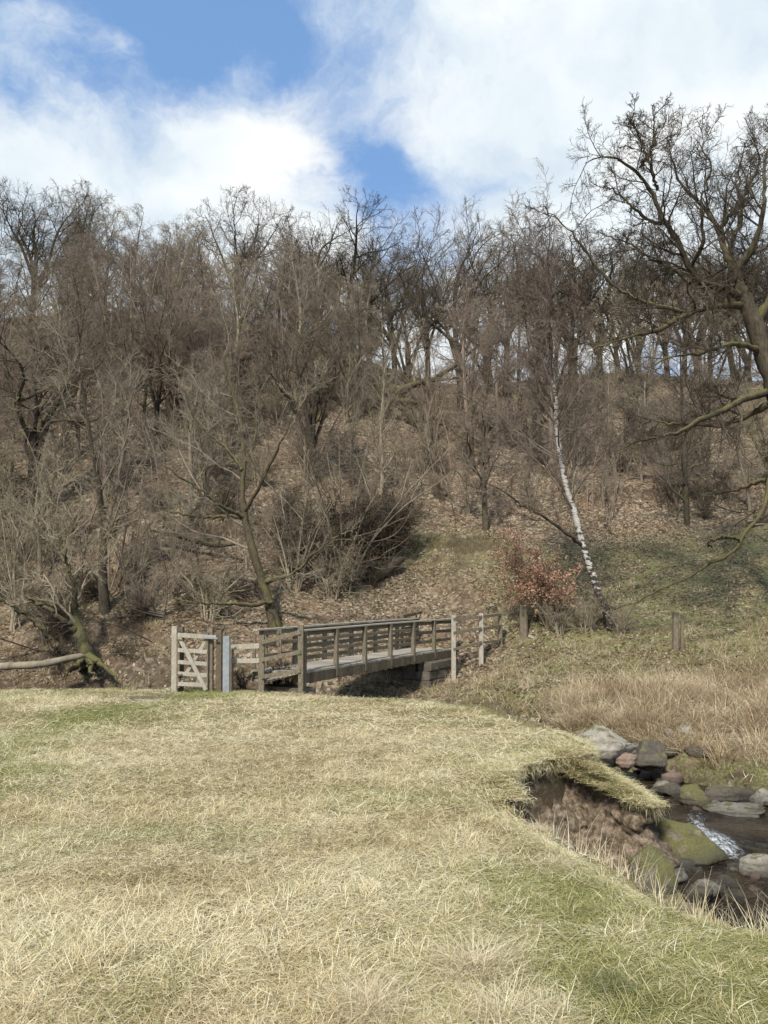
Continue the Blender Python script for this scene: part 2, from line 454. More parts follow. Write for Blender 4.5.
M = dict(
    meadow=mk_meadow(), litter=mk_litter(), water=mk_water(),
    oak=mk_bark('oak_bark', (.032, .028, .021), (.115, .098, .074), .35),
    oakfar=mk_bark('dark_bark', (.026, .022, .017), (.085, .07, .055), .1),  # bark tone lowered to imitate skyline trees seen as barely lit silhouettes
    mossy=mk_bark('mossy_bark', (.035, .03, .02), (.12, .10, .072), .5),
    twig=mk_bark('twig_bark', (.16, .138, .104), (.37, .325, .25), 0, 3),
    twigp=mk_bark('purple_twig_bark', (.155, .122, .10), (.335, .275, .228), 0, 3),
    twigpale=mk_bark('pale_twig_bark', (.19, .165, .125), (.42, .37, .29), 0, 3),
    twigdark=mk_bark('dark_twig_bark', (.045, .037, .028), (.13, .108, .085), 0, 3),  # twig tone darkened to paint in the weak light on skyline and oak crowns
    twigmid=mk_bark('brown_twig_bark', (.10, .08, .06), (.24, .195, .15), 0, 3),
    birch=mk_birch(),
    wood=mk_wood('weathered_wood', (.085, .068, .047), (.27, .225, .165), .45),
    woodpale=mk_wood('pale_weathered_wood', (.26, .235, .19), (.50, .46, .38), .2),
    deck=mk_wood('deck_boards', (.22, .195, .155), (.42, .385, .32), .1),
    wooddark=mk_wood('damp_wood', (.06, .046, .032), (.19, .15, .105), .3),  # a darker brown version of the wood
    rock=mk_rock('sandstone', (.16, .14, .105), (.46, .42, .34), .35),
    rockred=mk_rock('reddish_sandstone', (.17, .115, .085), (.36, .26, .195), .0),
    rockmoss=mk_rock('mossy_stone', (.13, .11, .07), (.32, .28, .20), .85),
    rockdark=mk_rock('dark_stone', (.045, .038, .03), (.16, .135, .10), .35),
)

# ------------------------------------------------------------------ terrain meshes
def grid_axis(segs):
    out = []
    for a, b, st in segs: out.append(np.arange(a, b, st))
    return np.unique(np.round(np.concatenate(out + [[segs[-1][1]]]), 4))
ax = grid_axis([(-400, -60, 34), (-60, -30, 3), (-30, -12, .8), (-12, .8, .16), (.8, 6.4, .055), (6.4, 12, .16), (12, 30, .8), (30, 60, 3), (60, 400, 34)])
ay = grid_axis([(-60, -4, 4), (-4, 3, .5), (3, 13.4, .06), (13.4, 24, .12), (24, 34, .15), (34, 40, .3), (40, 62, .6), (62, 110, 3), (110, 900, 50)])
GX, GY = np.meshgrid(ax, ay)
Zg, SD, DS = ground_z(GX, GY, True)
Zg = Zg - np.where(GY > 72, (GY - 72) * .03, 0)
gyy, gxx = np.gradient(Zg, ay, ax); slope = np.hypot(gxx, gyy)


def green_at(X, Y, sd_):
    n = fbm(X, Y, .45, 4)
    path = np.exp(-((X + 4.2 - .05 * (Y - 10) + .25 * np.sin(Y * .7)) / .75) ** 2) * sm(Y, 5.5, 7.5)
    g = .02 + .3 * n + .7 * path + .22 * sm(Y, 7, 4) * sm(X, -.3, 1.2)
    g = g + .34 * sm(Y, 6.2, 3.6) * sm(X, -1.2, .8) + .22 * sm(X, .5, 1.8) * sm(Y, 9, 7)
    g = g + .3 * sm(sd_, 1.0, .1) * sm(Y, 7.5, 9) * (X > 0) + .30 * sm(Y, 14.2, 15.5) * sm(X, -1, -3)
    g = g + .35 * sm(fbm(X, Y, .9, 3), .18, .4)
    return np.clip(g, 0, .95)


meadow_mask = SD > -.03
far = (Y_ := GY)
gm = green_at(GX, GY, SD)
soilm = sm(slope, 1.1, 1.9) * (SD < .05) * (GY < 15)
dirt = np.exp(-(((GX + 4.6) / .9) ** 2 + ((GY - 15.2) / 1.3) ** 2))
soil_meadow = np.clip(soilm + dirt, 0, 1)
# hillside greens: terrace right of the bridge, path strip, bank flats
ell = lambda cx, cy, rx, ry: np.exp(-(((GX - cx) / rx) ** 2 + ((GY - cy) / ry) ** 2))
hg = .95 * ell(4.5, 18.4, 3.5, 2.0) + .8 * ell(10, 18, 4, 2.2) + 1.0 * sm(GX, 2.6, 5) * sm(GY, 18, 19.5) * sm(GY, 31, 28.5) + .7 * ell(2.2, 30, 2.4, 2.2) \
    + .5 * ell(-10, 25, 1.6, 1.2) + .6 * ell(.8, 30, 1, 1) + .5 * ell(5.2, 12.4, 1.5, 1.2) + .8 * sm(GY, 60, 70) + .35 * ell(3, 49, 6, 4) + .6 * sm(DS, 3.2, 1.5) * (GY < 15.5)
hg = np.clip(hg + .15 * fbm(GX, GY, .5, 3), 0, 1)
hs = np.clip(sm(DS - chan_w(GX, GY), .25, .0) * (SD < -.1) * (.25 + .75 * sm(GY, 14, 12.5)) + sm(slope, 1.15, 1.9) * .6 + sm(DS, 2.2, 1.2) * (GX < -5) * .5, 0, 1)
pth, _ = seg_dist(GX, GY, np.array([(2.1, 24.6), (2.7, 26.2), (2.3, 27.8), (3.0, 29.4), (2.0, 31.5), (2.6, 34), (1.8, 38)]))
hs = np.maximum(hs, sm(pth + .5 * fbm(GX, GY, 1.9, 4), .5, .0) * .5 * (GY > 24.5) * (SD < 0))
ny, nx = GX.shape
idx = np.arange(nx * ny).reshape(ny, nx)
Q = np.stack([idx[:-1, :-1], idx[:-1, 1:], idx[1:, 1:], idx[1:, :-1]], -1).reshape(-1, 4)
VV = np.stack([GX, GY, Zg], -1).reshape(-1, 3)
mq = meadow_mask.ravel()[Q].all(1)
hq = ~mq & (((DS.ravel()[Q]).min(1) > 1.9) | (GX.ravel()[Q].max(1) > 200))
bq = ~mq & ~hq


def sheet(name, sel, mat, g, s):
    q = Q[sel]; u, inv = np.unique(q, return_inverse=True)
    me = mesh(name, VV[u], inv.reshape(q.shape), mat, True, {'green': ('FLOAT', g.ravel()[u]), 'soil': ('FLOAT', s.ravel()[u])})
    o = link(name, me); tag(o, kind='structure'); return o
sheet('meadow', mq, M['meadow'], gm, soil_meadow)
sheet('hillside', hq, M['litter'], hg, hs)
sheet('stream_bank', bq, M['litter'], hg, hs)

# water: a strip along the stream
def water_strip():
    pts = []; L = STREAM
    seg = np.hypot(*np.diff(L, axis=0).T); cum = np.r_[0, np.cumsum(seg)]
    tt = np.unique(np.r_[np.linspace(0, cum[-1], 60), np.linspace(cum[4], cum[12], 200)])
    C = np.c_[np.interp(tt, cum, L[:, 0]), np.interp(tt, cum, L[:, 1])]
    d = nrm(np.gradient(C, axis=0)); nn = np.c_[-d[:, 1], d[:, 0]]
    ac = np.linspace(-2.1, 2.1, 26)
    V = C[:, None, :] + nn[:, None, :] * ac[None, :, None]
    x, y = V[..., 0], V[..., 1]
    foam = np.exp(-(((x - 3.95) / .22) ** 2 + ((y - 9.9) / .8) ** 2)) + .95 * np.exp(-(((x - 3.78) / .26) ** 2 + ((y - 9.2) / .4) ** 2)) + .6 * np.exp(-(((x - 4.2) / .3) ** 2 + ((y - 10.8) / .5) ** 2)) \
        + .45 * np.exp(-(((x - 3.8) / .5) ** 2 + ((y - 8.3) / .5) ** 2))
    z = WATER + .03 * fbm(x, y, 1.6, 3) + .02 * fbm(x, y, 5, 2) + .05 * foam * (1 + fbm(x, y, 5, 2))
    V = np.stack([x, y, z], -1).reshape(-1, 3)
    n_, k = len(C), len(ac); ii = np.arange(n_ * k).reshape(n_, k)
    F = np.stack([ii[:-1, :-1], ii[:-1, 1:], ii[1:, 1:], ii[1:, :-1]], -1).reshape(-1, 4)
    o = link('stream_water', mesh('stream_water', V, F, M['water'], True, {'foam': ('FLOAT', np.clip(foam, 0, 1).ravel())})); tag(o, kind='structure')
water_strip()

# ------------------------------------------------------------------ eroded bank: soil wall with an overhanging turf lip
def bank_wall(name, line, top, bot, label, seed, out=.5, turf=.03, follow=True, lipw=.08):
    r = np.random.default_rng(seed); L = np.asarray(line, float)
    seg = np.hypot(*np.diff(L, axis=0).T); cum = np.r_[0, np.cumsum(seg)]
    n_ = max(30, int(cum[-1] / .035)); t = np.linspace(0, cum[-1], n_)
    # smooth the line
    C = np.c_[np.interp(t, cum, L[:, 0]), np.interp(t, cum, L[:, 1])]
    for _ in range(14): C[1:-1] = (C[:-2] + C[2:] + C[1:-1] * 2) / 4
    d = nrm(np.gradient(C, axis=0)); nn = np.c_[d[:, 1], -d[:, 0]]      # points away from the meadow
    k = 34; v = np.linspace(0, 1, k)
    prof = np.where(v < .07, lipw * np.sin(v / .07 * pi / 2), lipw * (1 - 1.5 * sm(v, .07, .16)) + out * np.maximum(v - .2, 0) ** 1.2)
    prof = np.where(v < .001, -.16, prof)
    X = C[:, None, 0] + nn[:, None, 0] * prof; Y = C[:, None, 1] + nn[:, None, 1] * prof
    tp = np.interp(t, cum, top) if hasattr(top, '__len__') else np.full(n_, top)
    bt = np.interp(t, cum, bot) if hasattr(bot, '__len__') else np.full(n_, bot)
    C = C + nn * (.07 * fbm(t, t * 0, 2.5, 3) + .04 * vnoise(t, t * 0, 9))[:, None]
    zt = tp + .05 * fbm(t, t * 0, 2.5, 3)
    if follow: zt = ground_z(C[:, 0] - nn[:, 0] * .16, C[:, 1] - nn[:, 1] * .16) + .0
    z = zt[:, None] + .01 - (zt - bt)[:, None] * np.maximum(v - .05, 0) ** .9 + 0 * X
    tt = t[:, None] + 0 * v[None]
    rough = .2 * fbm(tt * 1.0, v[None] * .9 + 0 * tt, 2.2, 4) + .09 * fbm(tt, v[None] * .35 + 0 * tt, 9, 3) + .09 * fbm(tt * .8, v[None] + 0 * tt, 11, 3)
    rough = rough * np.where(v < .08, .4, 1.0)[None]
    X += nn[:, None, 0] * rough; Y += nn[:, None, 1] * rough
    z[:, 0] -= .03; z[:, 1:] += (.04 * fbm(tt, v[None] + 0 * tt, 6, 3))[:, 1:]
    ii = np.arange(n_ * k).reshape(n_, k)
    F = np.stack([ii[:-1, :-1], ii[1:, :-1], ii[1:, 1:], ii[:-1, 1:]], -1).reshape(-1, 4)
    V = np.stack([X, Y, z], -1).reshape(-1, 3)
    soil = (np.broadcast_to(sm(v, turf, turf + .04), X.shape)).ravel()
    green = np.full(len(V), .45)
    me = mesh(name, V, F, M['meadow'], True, {'green': ('FLOAT', green), 'soil': ('FLOAT', soil)})
    o = link(name, me); return tag(o, kind='structure'), (C, nn, zt)
_, scarA = bank_wall('eroded_bank', [(2.15, 10.9), (2.42, 10.1), (2.38, 9.55), (2.2, 9.15), (1.84, 8.84), (1.45, 8.6), (1.2, 8.38), (1.14, 8.05), (1.2, 7.6)][::-1], -.0, -1.1, None, 3)

# slumped turf block
def ledge():
    line = [(2.0, 8.95), (2.25, 8.85), (2.45, 8.68), (2.62, 8.5), (2.76, 8.48), (2.86, 8.7), (2.84, 9.15), (2.68, 9.6), (2.45, 10.0)]
    o, info = bank_wall('slumped_bank', line, [-.14, -.22, -.28, -.36, -.42, -.44, -.42, -.36, -.28], [-1.15] * 9, None, 5, out=.55, turf=.03, follow=False, lipw=.035)
    C, nn, zt = info
    # its grassy top, between the edge and the scar behind it
    n_ = len(C); k = 14
    back = np.c_[np.interp(np.linspace(0, 1, n_), [0, .25, .6, 1], [2.0, 2.15, 2.3, 2.42]), np.interp(np.linspace(0, 1, n_), [0, .25, .6, 1], [8.95, 9.1, 9.3, 9.9])]
    s = np.linspace(0, 1, k)
    V = C[:, None, :] * (1 - s)[None, :, None] + back[:, None, :] * s[None, :, None]
    z = zt[:, None] + .03 + .05 * np.sin(s * pi)[None] * 1 + .12 * s[None] + .08 * fbm(V[..., 0], V[..., 1], 4, 4) + np.where(s < .03, -.06, 0)
    V = np.concatenate([V, z[..., None]], -1).reshape(-1, 3)
    ii = np.arange(n_ * k).reshape(n_, k); F = np.stack([ii[:-1, :-1], ii[:-1, 1:], ii[1:, 1:], ii[1:, :-1]], -1).reshape(-1, 4)
    me = mesh('slumped_turf', V, F, M['meadow'], True, {'green': ('FLOAT', np.full(len(V), .5)), 'soil': ('FLOAT', (fbm(V[:, 0], V[:, 1], 3, 2) > .22) * .8)})
    o2 = link('slumped_turf', me); tag(o2, kind='structure')
    return V, info
LEDGE, scarB = ledge()

# ------------------------------------------------------------------ rocks
import bmesh
def rock_mesh(name, mat, seed, sub=5, cuts=11, flat=.95):
    r = np.random.default_rng(seed); bm = bmesh.new(); bmesh.ops.create_icosphere(bm, subdivisions=sub, radius=1)
    V = np.array([v.co[:] for v in bm.verts])
    for _ in range(cuts):
        n = nrm(r.normal(size=3) * (1, 1, .8)); h = r.uniform(.5, .82)
        d = V @ n - h; V = V - np.where(d > 0, d, 0)[:, None] * n * .93
    for k, a in ((1.3, .10), (3, .06), (7, .022), (15, .008)):
        ph = r.uniform(0, 9, 3)
        V = V * (1 + a * (np.sin(V[:, :1] * k * 2 + ph[0]) * np.cos(V[:, 1:2] * k * 2.3 + ph[1]) + np.sin(V[:, 2:3] * k * 2.1 + ph[2])))
    V += r.normal(0, .008, V.shape)
    V[:, 2] *= flat
    for v, c in zip(bm.verts, V): v.co = c
    me = bpy.data.meshes.new(name); bm.to_mesh(me); bm.free(); me.materials.append(mat)
    me.polygons.foreach_set('use_smooth', np.full(len(me.polygons), True)); return me


def rock(px, py, dep, sx, sy, sz, mat, label, seed, rot=0, name='boulder', group=None, cat='rock', dz=None, cuts=9):
    p = P(px, py, dep); me = rock_mesh(name, M[mat], seed, cuts=cuts); p[2] = max(GZ(p[0], p[1]), WATER) + .30 * sz if dz is None else p[2] + dz
    o = link(name, me, None, p); o.scale = (sx, sy, sz); o.rotation_euler = (0, 0, rot)
    return tag(o, label, cat, group)


rock(600, 746, 12.3, .60, .42, .33, 'rock', 'large pale sandstone boulder with green lichen on the stream edge', 31, .1, dz=-.02, cuts=5)
rock(626, 762, 12.1, .21, .16, .15, 'rockred', 'small pinkish brown stone in front of the large pale boulder', 12, dz=0)
rock(650, 750, 12.9, .34, .3, .26, 'rockdark', 'dark stone shape standing in for the shaded undercut hollow right of the large pale boulder', 33, dz=-.08, cuts=5)  # dark shape added in place of the shaded hollow under the bank
rock(668, 774, 11.9, .2, .2, .16, 'rockdark', 'dark stone at the waterline below the hollow', 23)
rock(572, 748, 12.0, .28, .2, .2, 'rockdark', 'dark low stone left of the large pale boulder', 14, dz=0)
rock(674, 838, 9.0, .46, .38, .34, 'rockmoss', 'rounded mossy boulder at the foot of the eroded bank beside the white water', 15, .2, cuts=4)
rock(648, 836, 8.1, .28, .3, .34, 'rockmoss', 'small upright mossy stone left of the rounded mossy boulder', 16)
rock(694, 782, 11.3, .26, .2, .20, 'rockmoss', 'mossy stone on the far waterline under the rushes', 17)
rock(738, 800, 10.9, .42, .26, .13, 'rock', 'long flat pale slab lying along the far waterline', 18)
rock(762, 782, 11.4, .24, .2, .16, 'rock', 'pale stone above the flat slab at the right edge', 19)
rock(756, 858, 8.4, .2, .18, .17, 'rock', 'rounded wet stone standing in the stream near the right edge', 20)
rock(716, 796, 11.4, .35, .22, .17, 'rockdark', 'dark hollow stone between the mossy stone and the flat slab', 21)
rr = np.random.default_rng(4)
zone = [('far waterline', 640, 700, 765, 790), ('far waterline', 690, 775, 790, 812), ('near waterline', 655, 700, 850, 880), ('shallows', 690, 768, 868, 900), ('upper pool', 600, 660, 766, 784)]
stones = []
for k in range(48):
    nm, x0, x1, y0, y1 = zone[k % 5]; px = rr.uniform(x0, x1); py = rr.uniform(y0, y1); stones.append((nm, px, py, rr.uniform(.05, .16), k % 4))
stones.sort(key=lambda t: t[1]); seen = {}
for k, (nm, px, py, s, mi) in enumerate(stones):
    q = pix_dir(px, py); t = (WATER + .02 - 1.6) / q[2]; p = CAM + q * t; cn = ['dark', 'grey', 'reddish', 'wet black'][mi]; kk = (nm, cn); seen[kk] = seen.get(kk, 0) + 1
    me = rock_mesh('stone', M[['rockdark', 'rock', 'rockred', 'rockdark'][mi]], 100 + k, 3, 5)
    o = link('stone', me, None, (p[0], p[1], max(WATER, GZ(p[0], p[1])) + .2 * s)); o.scale = (s * rr.uniform(1, 1.5), s, s * .8); o.rotation_euler = (0, 0, rr.uniform(0, 6))
    tag(o, 'small %s stone in the stream %s, %s of its kind' % (cn, nm, ['leftmost', 'second from left', 'third from left', 'fourth from left', 'fifth from left', 'sixth from left', 'seventh from left', 'eighth from left'][seen[kk] - 1]), 'stone', 'small loose stones in the stream')

# ------------------------------------------------------------------ bridge
bA, bB = P(303, 671, 17.0), P(436, 650.5, 22.5)
bB = bA + (bB - bA) * 1.17
u = bB - bA; Lb = np.linalg.norm(u[:2]); u2 = np.array([u[0], u[1], 0]) / Lb; nl = np.array([-u2[1], u2[0], 0]); UP = np.array([0, 0, 1.])
slope_b = u[2] / Lb; WB = 1.25


def bp(s, n, z=0):
    """point on the bridge: s metres along the deck, n across to the far side, z above the deck"""
    arch = .012 * math.sin(max(0, min(1, s / Lb)) * pi)
    return bA + u2 * s + nl * n + UP * (slope_b * s + z + arch)


bridge = empty('footbridge', bp(Lb / 2, WB / 2, -.5), 'weathered timber footbridge with railings crossing the stream gully', 'footbridge')
bo = np.array(bridge.location)


def part(mb, name, mat, parent, origin): return mb.build(name, M[mat] if isinstance(mat, str) else mat, parent, origin)


mb = MB(); s = -.02
while s < Lb + .1:
    mb.beam(bp(s, -.06, -.03 + rng.normal(0, .003)), bp(s, WB + .06, -.03 + rng.normal(0, .003)), .14, .045); s += .15
part(mb, 'deck', 'deck', bridge, bo)
for n in (0.0, WB):
    mb = MB(); q = -.05
    while q < Lb + .05:      # vertical boards of the fascia
        mb.beam(bp(q, n - .05 if n == 0 else n + .05, -.06), bp(q, n - .05 if n == 0 else n + .05, -.27 + rng.normal(0, .01)), .028, .135, up=u2); q += .145
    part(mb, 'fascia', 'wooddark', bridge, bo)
for n in (.15, WB - .15):
    mb = MB()
    for i in range(8): mb.beam(bp(Lb * i / 8, n, -.17), bp(Lb * (i + 1) / 8, n, -.17), .16, .22)
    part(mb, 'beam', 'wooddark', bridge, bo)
npost = 7
for side, n in ((0, -.02), (1, WB + .02)):
    for i in range(npost):
        s = Lb * i / (npost - 1) if side == 0 else .15 + Lb * i / (npost - 1)
        z0 = -.9 if (side == 0 and i == 0) else -.22
        mb = MB(); mb.beam(bp(s, n, z0), bp(s, n, .845), .1, .1, up=u2, ch=.1)
        part(mb, 'post', 'wood', bridge, bo)
    off = .065 if side == 0 else -.065
    for zr, h in ((.79, .095), (.53, .085), (.27, .085)):
        for i in range(npost - 1):
            mb = MB(); s0, s1 = Lb * i / (npost - 1) + .01, Lb * (i + 1) / (npost - 1) - .01
            if side: s0 += .1; s1 += .1
            mb.beam(bp(s0, n + off, zr), bp(s1, n + off, zr + rng.normal(0, .008)), .035, h); part(mb, 'rail', 'wood', bridge, bo)
    for i in range(2):
        mb = MB(); mb.beam(bp(Lb * i / 2 - .12 + .125 * (i > 0), n + off * .4, .862), bp(Lb * (i + 1) / 2 + .12 * i, n + off * .4, .862), .14, .035); part(mb, 'handrail', 'woodpale', bridge, bo)
# boarded ramp down to the path
rA, rB = P(262, 683, 16.95), P(249, 678, 18.2); mb = MB(); e0, e1 = bp(-.1, -.02, -.03), bp(-.1, WB + .04, -.03)
for i in range(10):
    t = i / 9.5; mb.beam(e0 * (1 - t) + rA * t, e1 * (1 - t) + rB * t + UP * rng.normal(0, .004), .115, .04)
part(mb, 'ramp', 'deck', bridge, bo)
# stone abutment under the far end
def block(mb, c, dx, dy, dz):
    c = np.asarray(c, float)
    mb.beam(c - u2 * dx / 2, c + u2 * dx / 2, dy, dz, ch=.12, jit=.004)
ab = MB(); r = np.random.default_rng(3)
for lay in range(5):
    zc = -.39 - lay * .25
    for j in range(4):
        for i in range(4):
            if 0 < j < 3 and 0 < i < 3: continue
            block(ab, bp(Lb - 1.7 + i * .47 + r.normal(0, .012), -.02 + j * .43 + r.normal(0, .014), zc), .455, .42, .238)
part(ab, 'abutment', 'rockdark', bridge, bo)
ab = MB()
for lay in range(4):
    for j in range(3): block(ab, bp(.12 + r.normal(0, .01), .1 + j * .45, -.46 - lay * .22), .42, .43, .21)
part(ab, 'abutment', 'rockdark', bridge, bo)

# ------------------------------------------------------------------ approach fences
def fence(name, posts, rails, label, mat='wood', cat='fence', group=None, mats=None, pw=.11, railmat=None):
    """posts: (base xyz, top xyz); rails: list of (i, j, fraction_i, fraction_j)"""
    o3 = posts[0][0]; root = empty(name, o3, label, cat, group)
    for k, (a, b) in enumerate(posts):
        mb = MB(); mb.beam(np.asarray(a) - UP * .3, b, pw, pw, up=(0, 1, 0), ch=.1); part(mb, 'post', (mats[k] if mats else mat), root, o3)
    for i, j, f, g, h in rails:
        a = np.asarray(posts[i][0]) * (1 - f) + np.asarray(posts[i][1]) * f; b = np.asarray(posts[j][0]) * (1 - g) + np.asarray(posts[j][1]) * g
        off = np.array([0, -pw / 2 - .018, 0]); mb = MB(); mb.beam(a + off, b + off, .034, h); part(mb, 'rail', railmat or mat, root, o3)
    return root


def pp(px, ytop, ybot, d): return (P(px, ybot, d), P(px, ytop, d))
# near-side ramp rails: from the square post by the gate to the first bridge post
fence('ramp_fence', [pp(262, 635, 693, 16.9), pp(301, 625, 696, 16.75)], [(0, 1, .87, .90, .09), (0, 1, .57, .62, .085), (0, 1, .28, .36, .085)],
      'short run of timber rails between the gate side and the near corner of the footbridge', 'wood')
fence('gate_side_fence', [pp(232, 642, 692, 17.3), pp(254.5, 634, 668, 18.0), pp(260, 641, 690, 17.05)], [(0, 2, .9, .9, .11), (0, 2, .62, .6, .10)],
      'two short pale rails joining the gate to the footbridge ramp', 'wood', railmat='woodpale', pw=.07)
fence('far_ramp_fence', [pp(266, 629, 668, 18.4), pp(280, 629, 668, 18.1)], [(0, 1, .9, .92, .09), (0, 1, .6, .62, .09)], 'low rail stub behind the near end of the footbridge', 'wood', pw=.08)
# the fence past the right end
fence('bridge_end_fence', [pp(453.5, 615, 684, 22.5), pp(481, 613, 668, 23.1), pp(500, 609.5, 648, 24.0), pp(519.5, 608, 648, 24.6)],
      [(0, 1, .94, .93, .08), (0, 1, .74, .72, .08), (0, 1, .5, .47, .08), (1, 2, .93, .87, .08), (1, 2, .70, .58, .08), (1, 2, .46, .2, .07), (2, 3, .86, .93, .03), (2, 3, .58, .62, .03), (2, 3, .25, .3, .03)],
      'weathered post and rail fence leading up from the right end of the footbridge', 'woodpale', mats=['woodpale', 'woodpale', 'wood', 'wood'], railmat='wood', pw=.13)
fence('far_end_fence', [pp(402, 614, 652, 23.6), pp(416, 613, 648, 25.2), pp(431.5, 608.5, 640, 27.0)], [(0, 1, .93, .98, .09), (1, 2, .98, .98, .08), (0, 1, .6, .62, .08), (1, 2, .62, .6, .08)],
      'timber rail climbing the slope behind the far corner of the footbridge', 'wood', pw=.09)
o = MB(); a, b = pp(523.5, 605, 650, 24.3); o.beam(a - UP * .3, b, .24, .24, up=(0, 1, 0), ch=.2)
tag(o.build('fence_post', M['wood'], None, a), 'thick round topped straining post at the right end of the bridge fence', 'post')
for q, (px, t_, b_, wd, lb) in enumerate([(675, 612, 655, .15, 'thicker of two old grey posts standing together on the grassy bank'), (681.5, 616, 656, .08, 'thinner leaning stake of the two old posts on the grassy bank')]):
    o = MB(); a, b = pp(px, t_, b_, 21.4); o.beam(a - UP * .3, b + (.02, 0, 0), wd, wd, up=(0, 1, 0), ch=.15); tag(o.build('fence_post', M['wood'], None, a), lb, 'post')
# loose plank by the straining post
o = MB(); o.beam(P(530, 636, 24.2), P(545, 641, 23.9), .25, .06); tag(o.build('plank', M['woodpale'], None, P(537, 638, 24)), 'pale loose board lying on the ground right of the straining post', 'plank')

# ------------------------------------------------------------------ gate
gd = 17.0
for px, yt, yb, wd, mt, lb in [(175.0, 626, 692, .12, 'woodpale', 'pale grey gate post on the hinge side at the left of the gate'), (181, 627, 688, .12, 'wooddark', 'dark post just behind the left gate post'),
                               (210.5, 628, 691, .125, 'wood', 'square latch post at the right of the open bar gate'), (219.5, 630, 692, .12, 'wooddark', 'dark timber post between the latch post and the metal post')]:
    o = MB(); dd = gd + (.25 if px == 181 else 0); a, b = pp(px, yt, yb, dd); o.beam(a - UP * .3, b, wd, wd, up=(0, 1, 0), ch=.1); tag(o.build('gate_post', M[mt], None, a), lb, 'gate post')
m_, T_ = new_mat('galvanised_metal'); finish(T_, T_.ramp(T_.noise(obj(T_), 12, 5, .6), [(.3, (.19, .205, .21)), (.7, (.31, .33, .335))]), .5, spec=.5); M['galv'] = m_
o = MB(); a, b = pp(226.5, 636, 692, 16.9); o.beam(a - UP * .3, b, .145, .08, up=(0, 1, 0), ch=.12); tag(o.build('metal_post', M['galv'], None, a), 'smooth pale blue grey post beside the gate', 'post')
g0 = P(179, 688, gd - .1)
gate = empty('bar_gate', g0, 'small pale timber bar gate with crossed braces', 'gate')
GP = lambda x, y, k=0: P(x, y, gd - .12 - k)
for y0, y1, h, xr in ((635, 637.5, .095, 216), (650, 652, .085, 207), (662, 664, .085, 207), (673.5, 675.5, .085, 207), (684, 685, .085, 207)):
    mb = MB(); mb.beam(GP(178, y0), GP(xr, y1), .03, h); part(mb, 'bar', 'woodpale', gate, g0)
for x in (178, 206.5):
    mb = MB(); mb.beam(GP(x, 688, -.02), GP(x + .5, 632.5, -.02), .07, .05, up=(0, 1, 0)); part(mb, 'stile', 'wood', gate, g0)
mb = MB(); mb.beam(GP(179, 637, .04), GP(206, 690, .04), .03, .085); part(mb, 'brace', 'woodpale', gate, g0)
mb = MB(); mb.beam(GP(206, 640, -.06), GP(180, 684, -.06), .03, .075); part(mb, 'brace', 'woodpale', gate, g0)
mb = MB(); mb.beam(GP(203, 637.5, .05), GP(217.5, 638.5, .05), .02, .04); part(mb, 'latch', 'galv', gate, g0)
for y in (640, 675):
    mb = MB(); mb.beam(GP(176.5, y, .06), GP(183, y, .06), .012, .035); part(mb, 'hinge', 'wooddark', gate, g0)

# ------------------------------------------------------------------ trees
def tubes(Pt, R, sides):
    """Pt (n,k,3), R (n,k) -> verts, quads"""
    n, k, _ = Pt.shape
    d = nrm(np.gradient(Pt, axis=1))
    ref = np.where(np.abs(d[:, :1, 2:3]) > .8, np.array([1., 0, 0]), np.array([0, 0, 1.]))
    x = nrm(np.cross(d, np.broadcast_to(ref, d.shape))); y = np.cross(d, x)
    a = np.arange(sides) * 2 * pi / sides
    V = Pt[:, :, None] + R[:, :, None, None] * (x[:, :, None] * np.cos(a)[:, None] + y[:, :, None] * np.sin(a)[:, None])
    idx = np.arange(n * k * sides).reshape(n, k, sides); nx_ = np.roll(idx, -1, 2)
    F = np.stack([idx[:, :-1], nx_[:, :-1], nx_[:, 1:], idx[:, 1:]], -1).reshape(-1, 4)
    return V.reshape(-1, 3), F


def resample(pts, k, r, wob=.0):
    pts = np.asarray(pts, float)
    for _ in range(2):      # corner cutting
        q = np.empty((2 * len(pts) - 2, pts.shape[1])); q[0::2] = pts[:-1] * .75 + pts[1:] * .25; q[1::2] = pts[:-1] * .25 + pts[1:] * .75
        pts = np.vstack([pts[:1], q, pts[-1:]])
    s = np.r_[0, np.cumsum(np.linalg.norm(np.diff(pts[:, :3], axis=0), axis=1))]
    t = np.linspace(0, s[-1], k); out = np.stack([np.interp(t, s, pts[:, j]) for j in range(pts.shape[1])], 1)
    if wob: out[1:, :3] += np.cumsum(r.normal(0, wob, (k - 1, 3)), 0) * np.linspace(0, 1, k - 1)[:, None] * .5
    return out


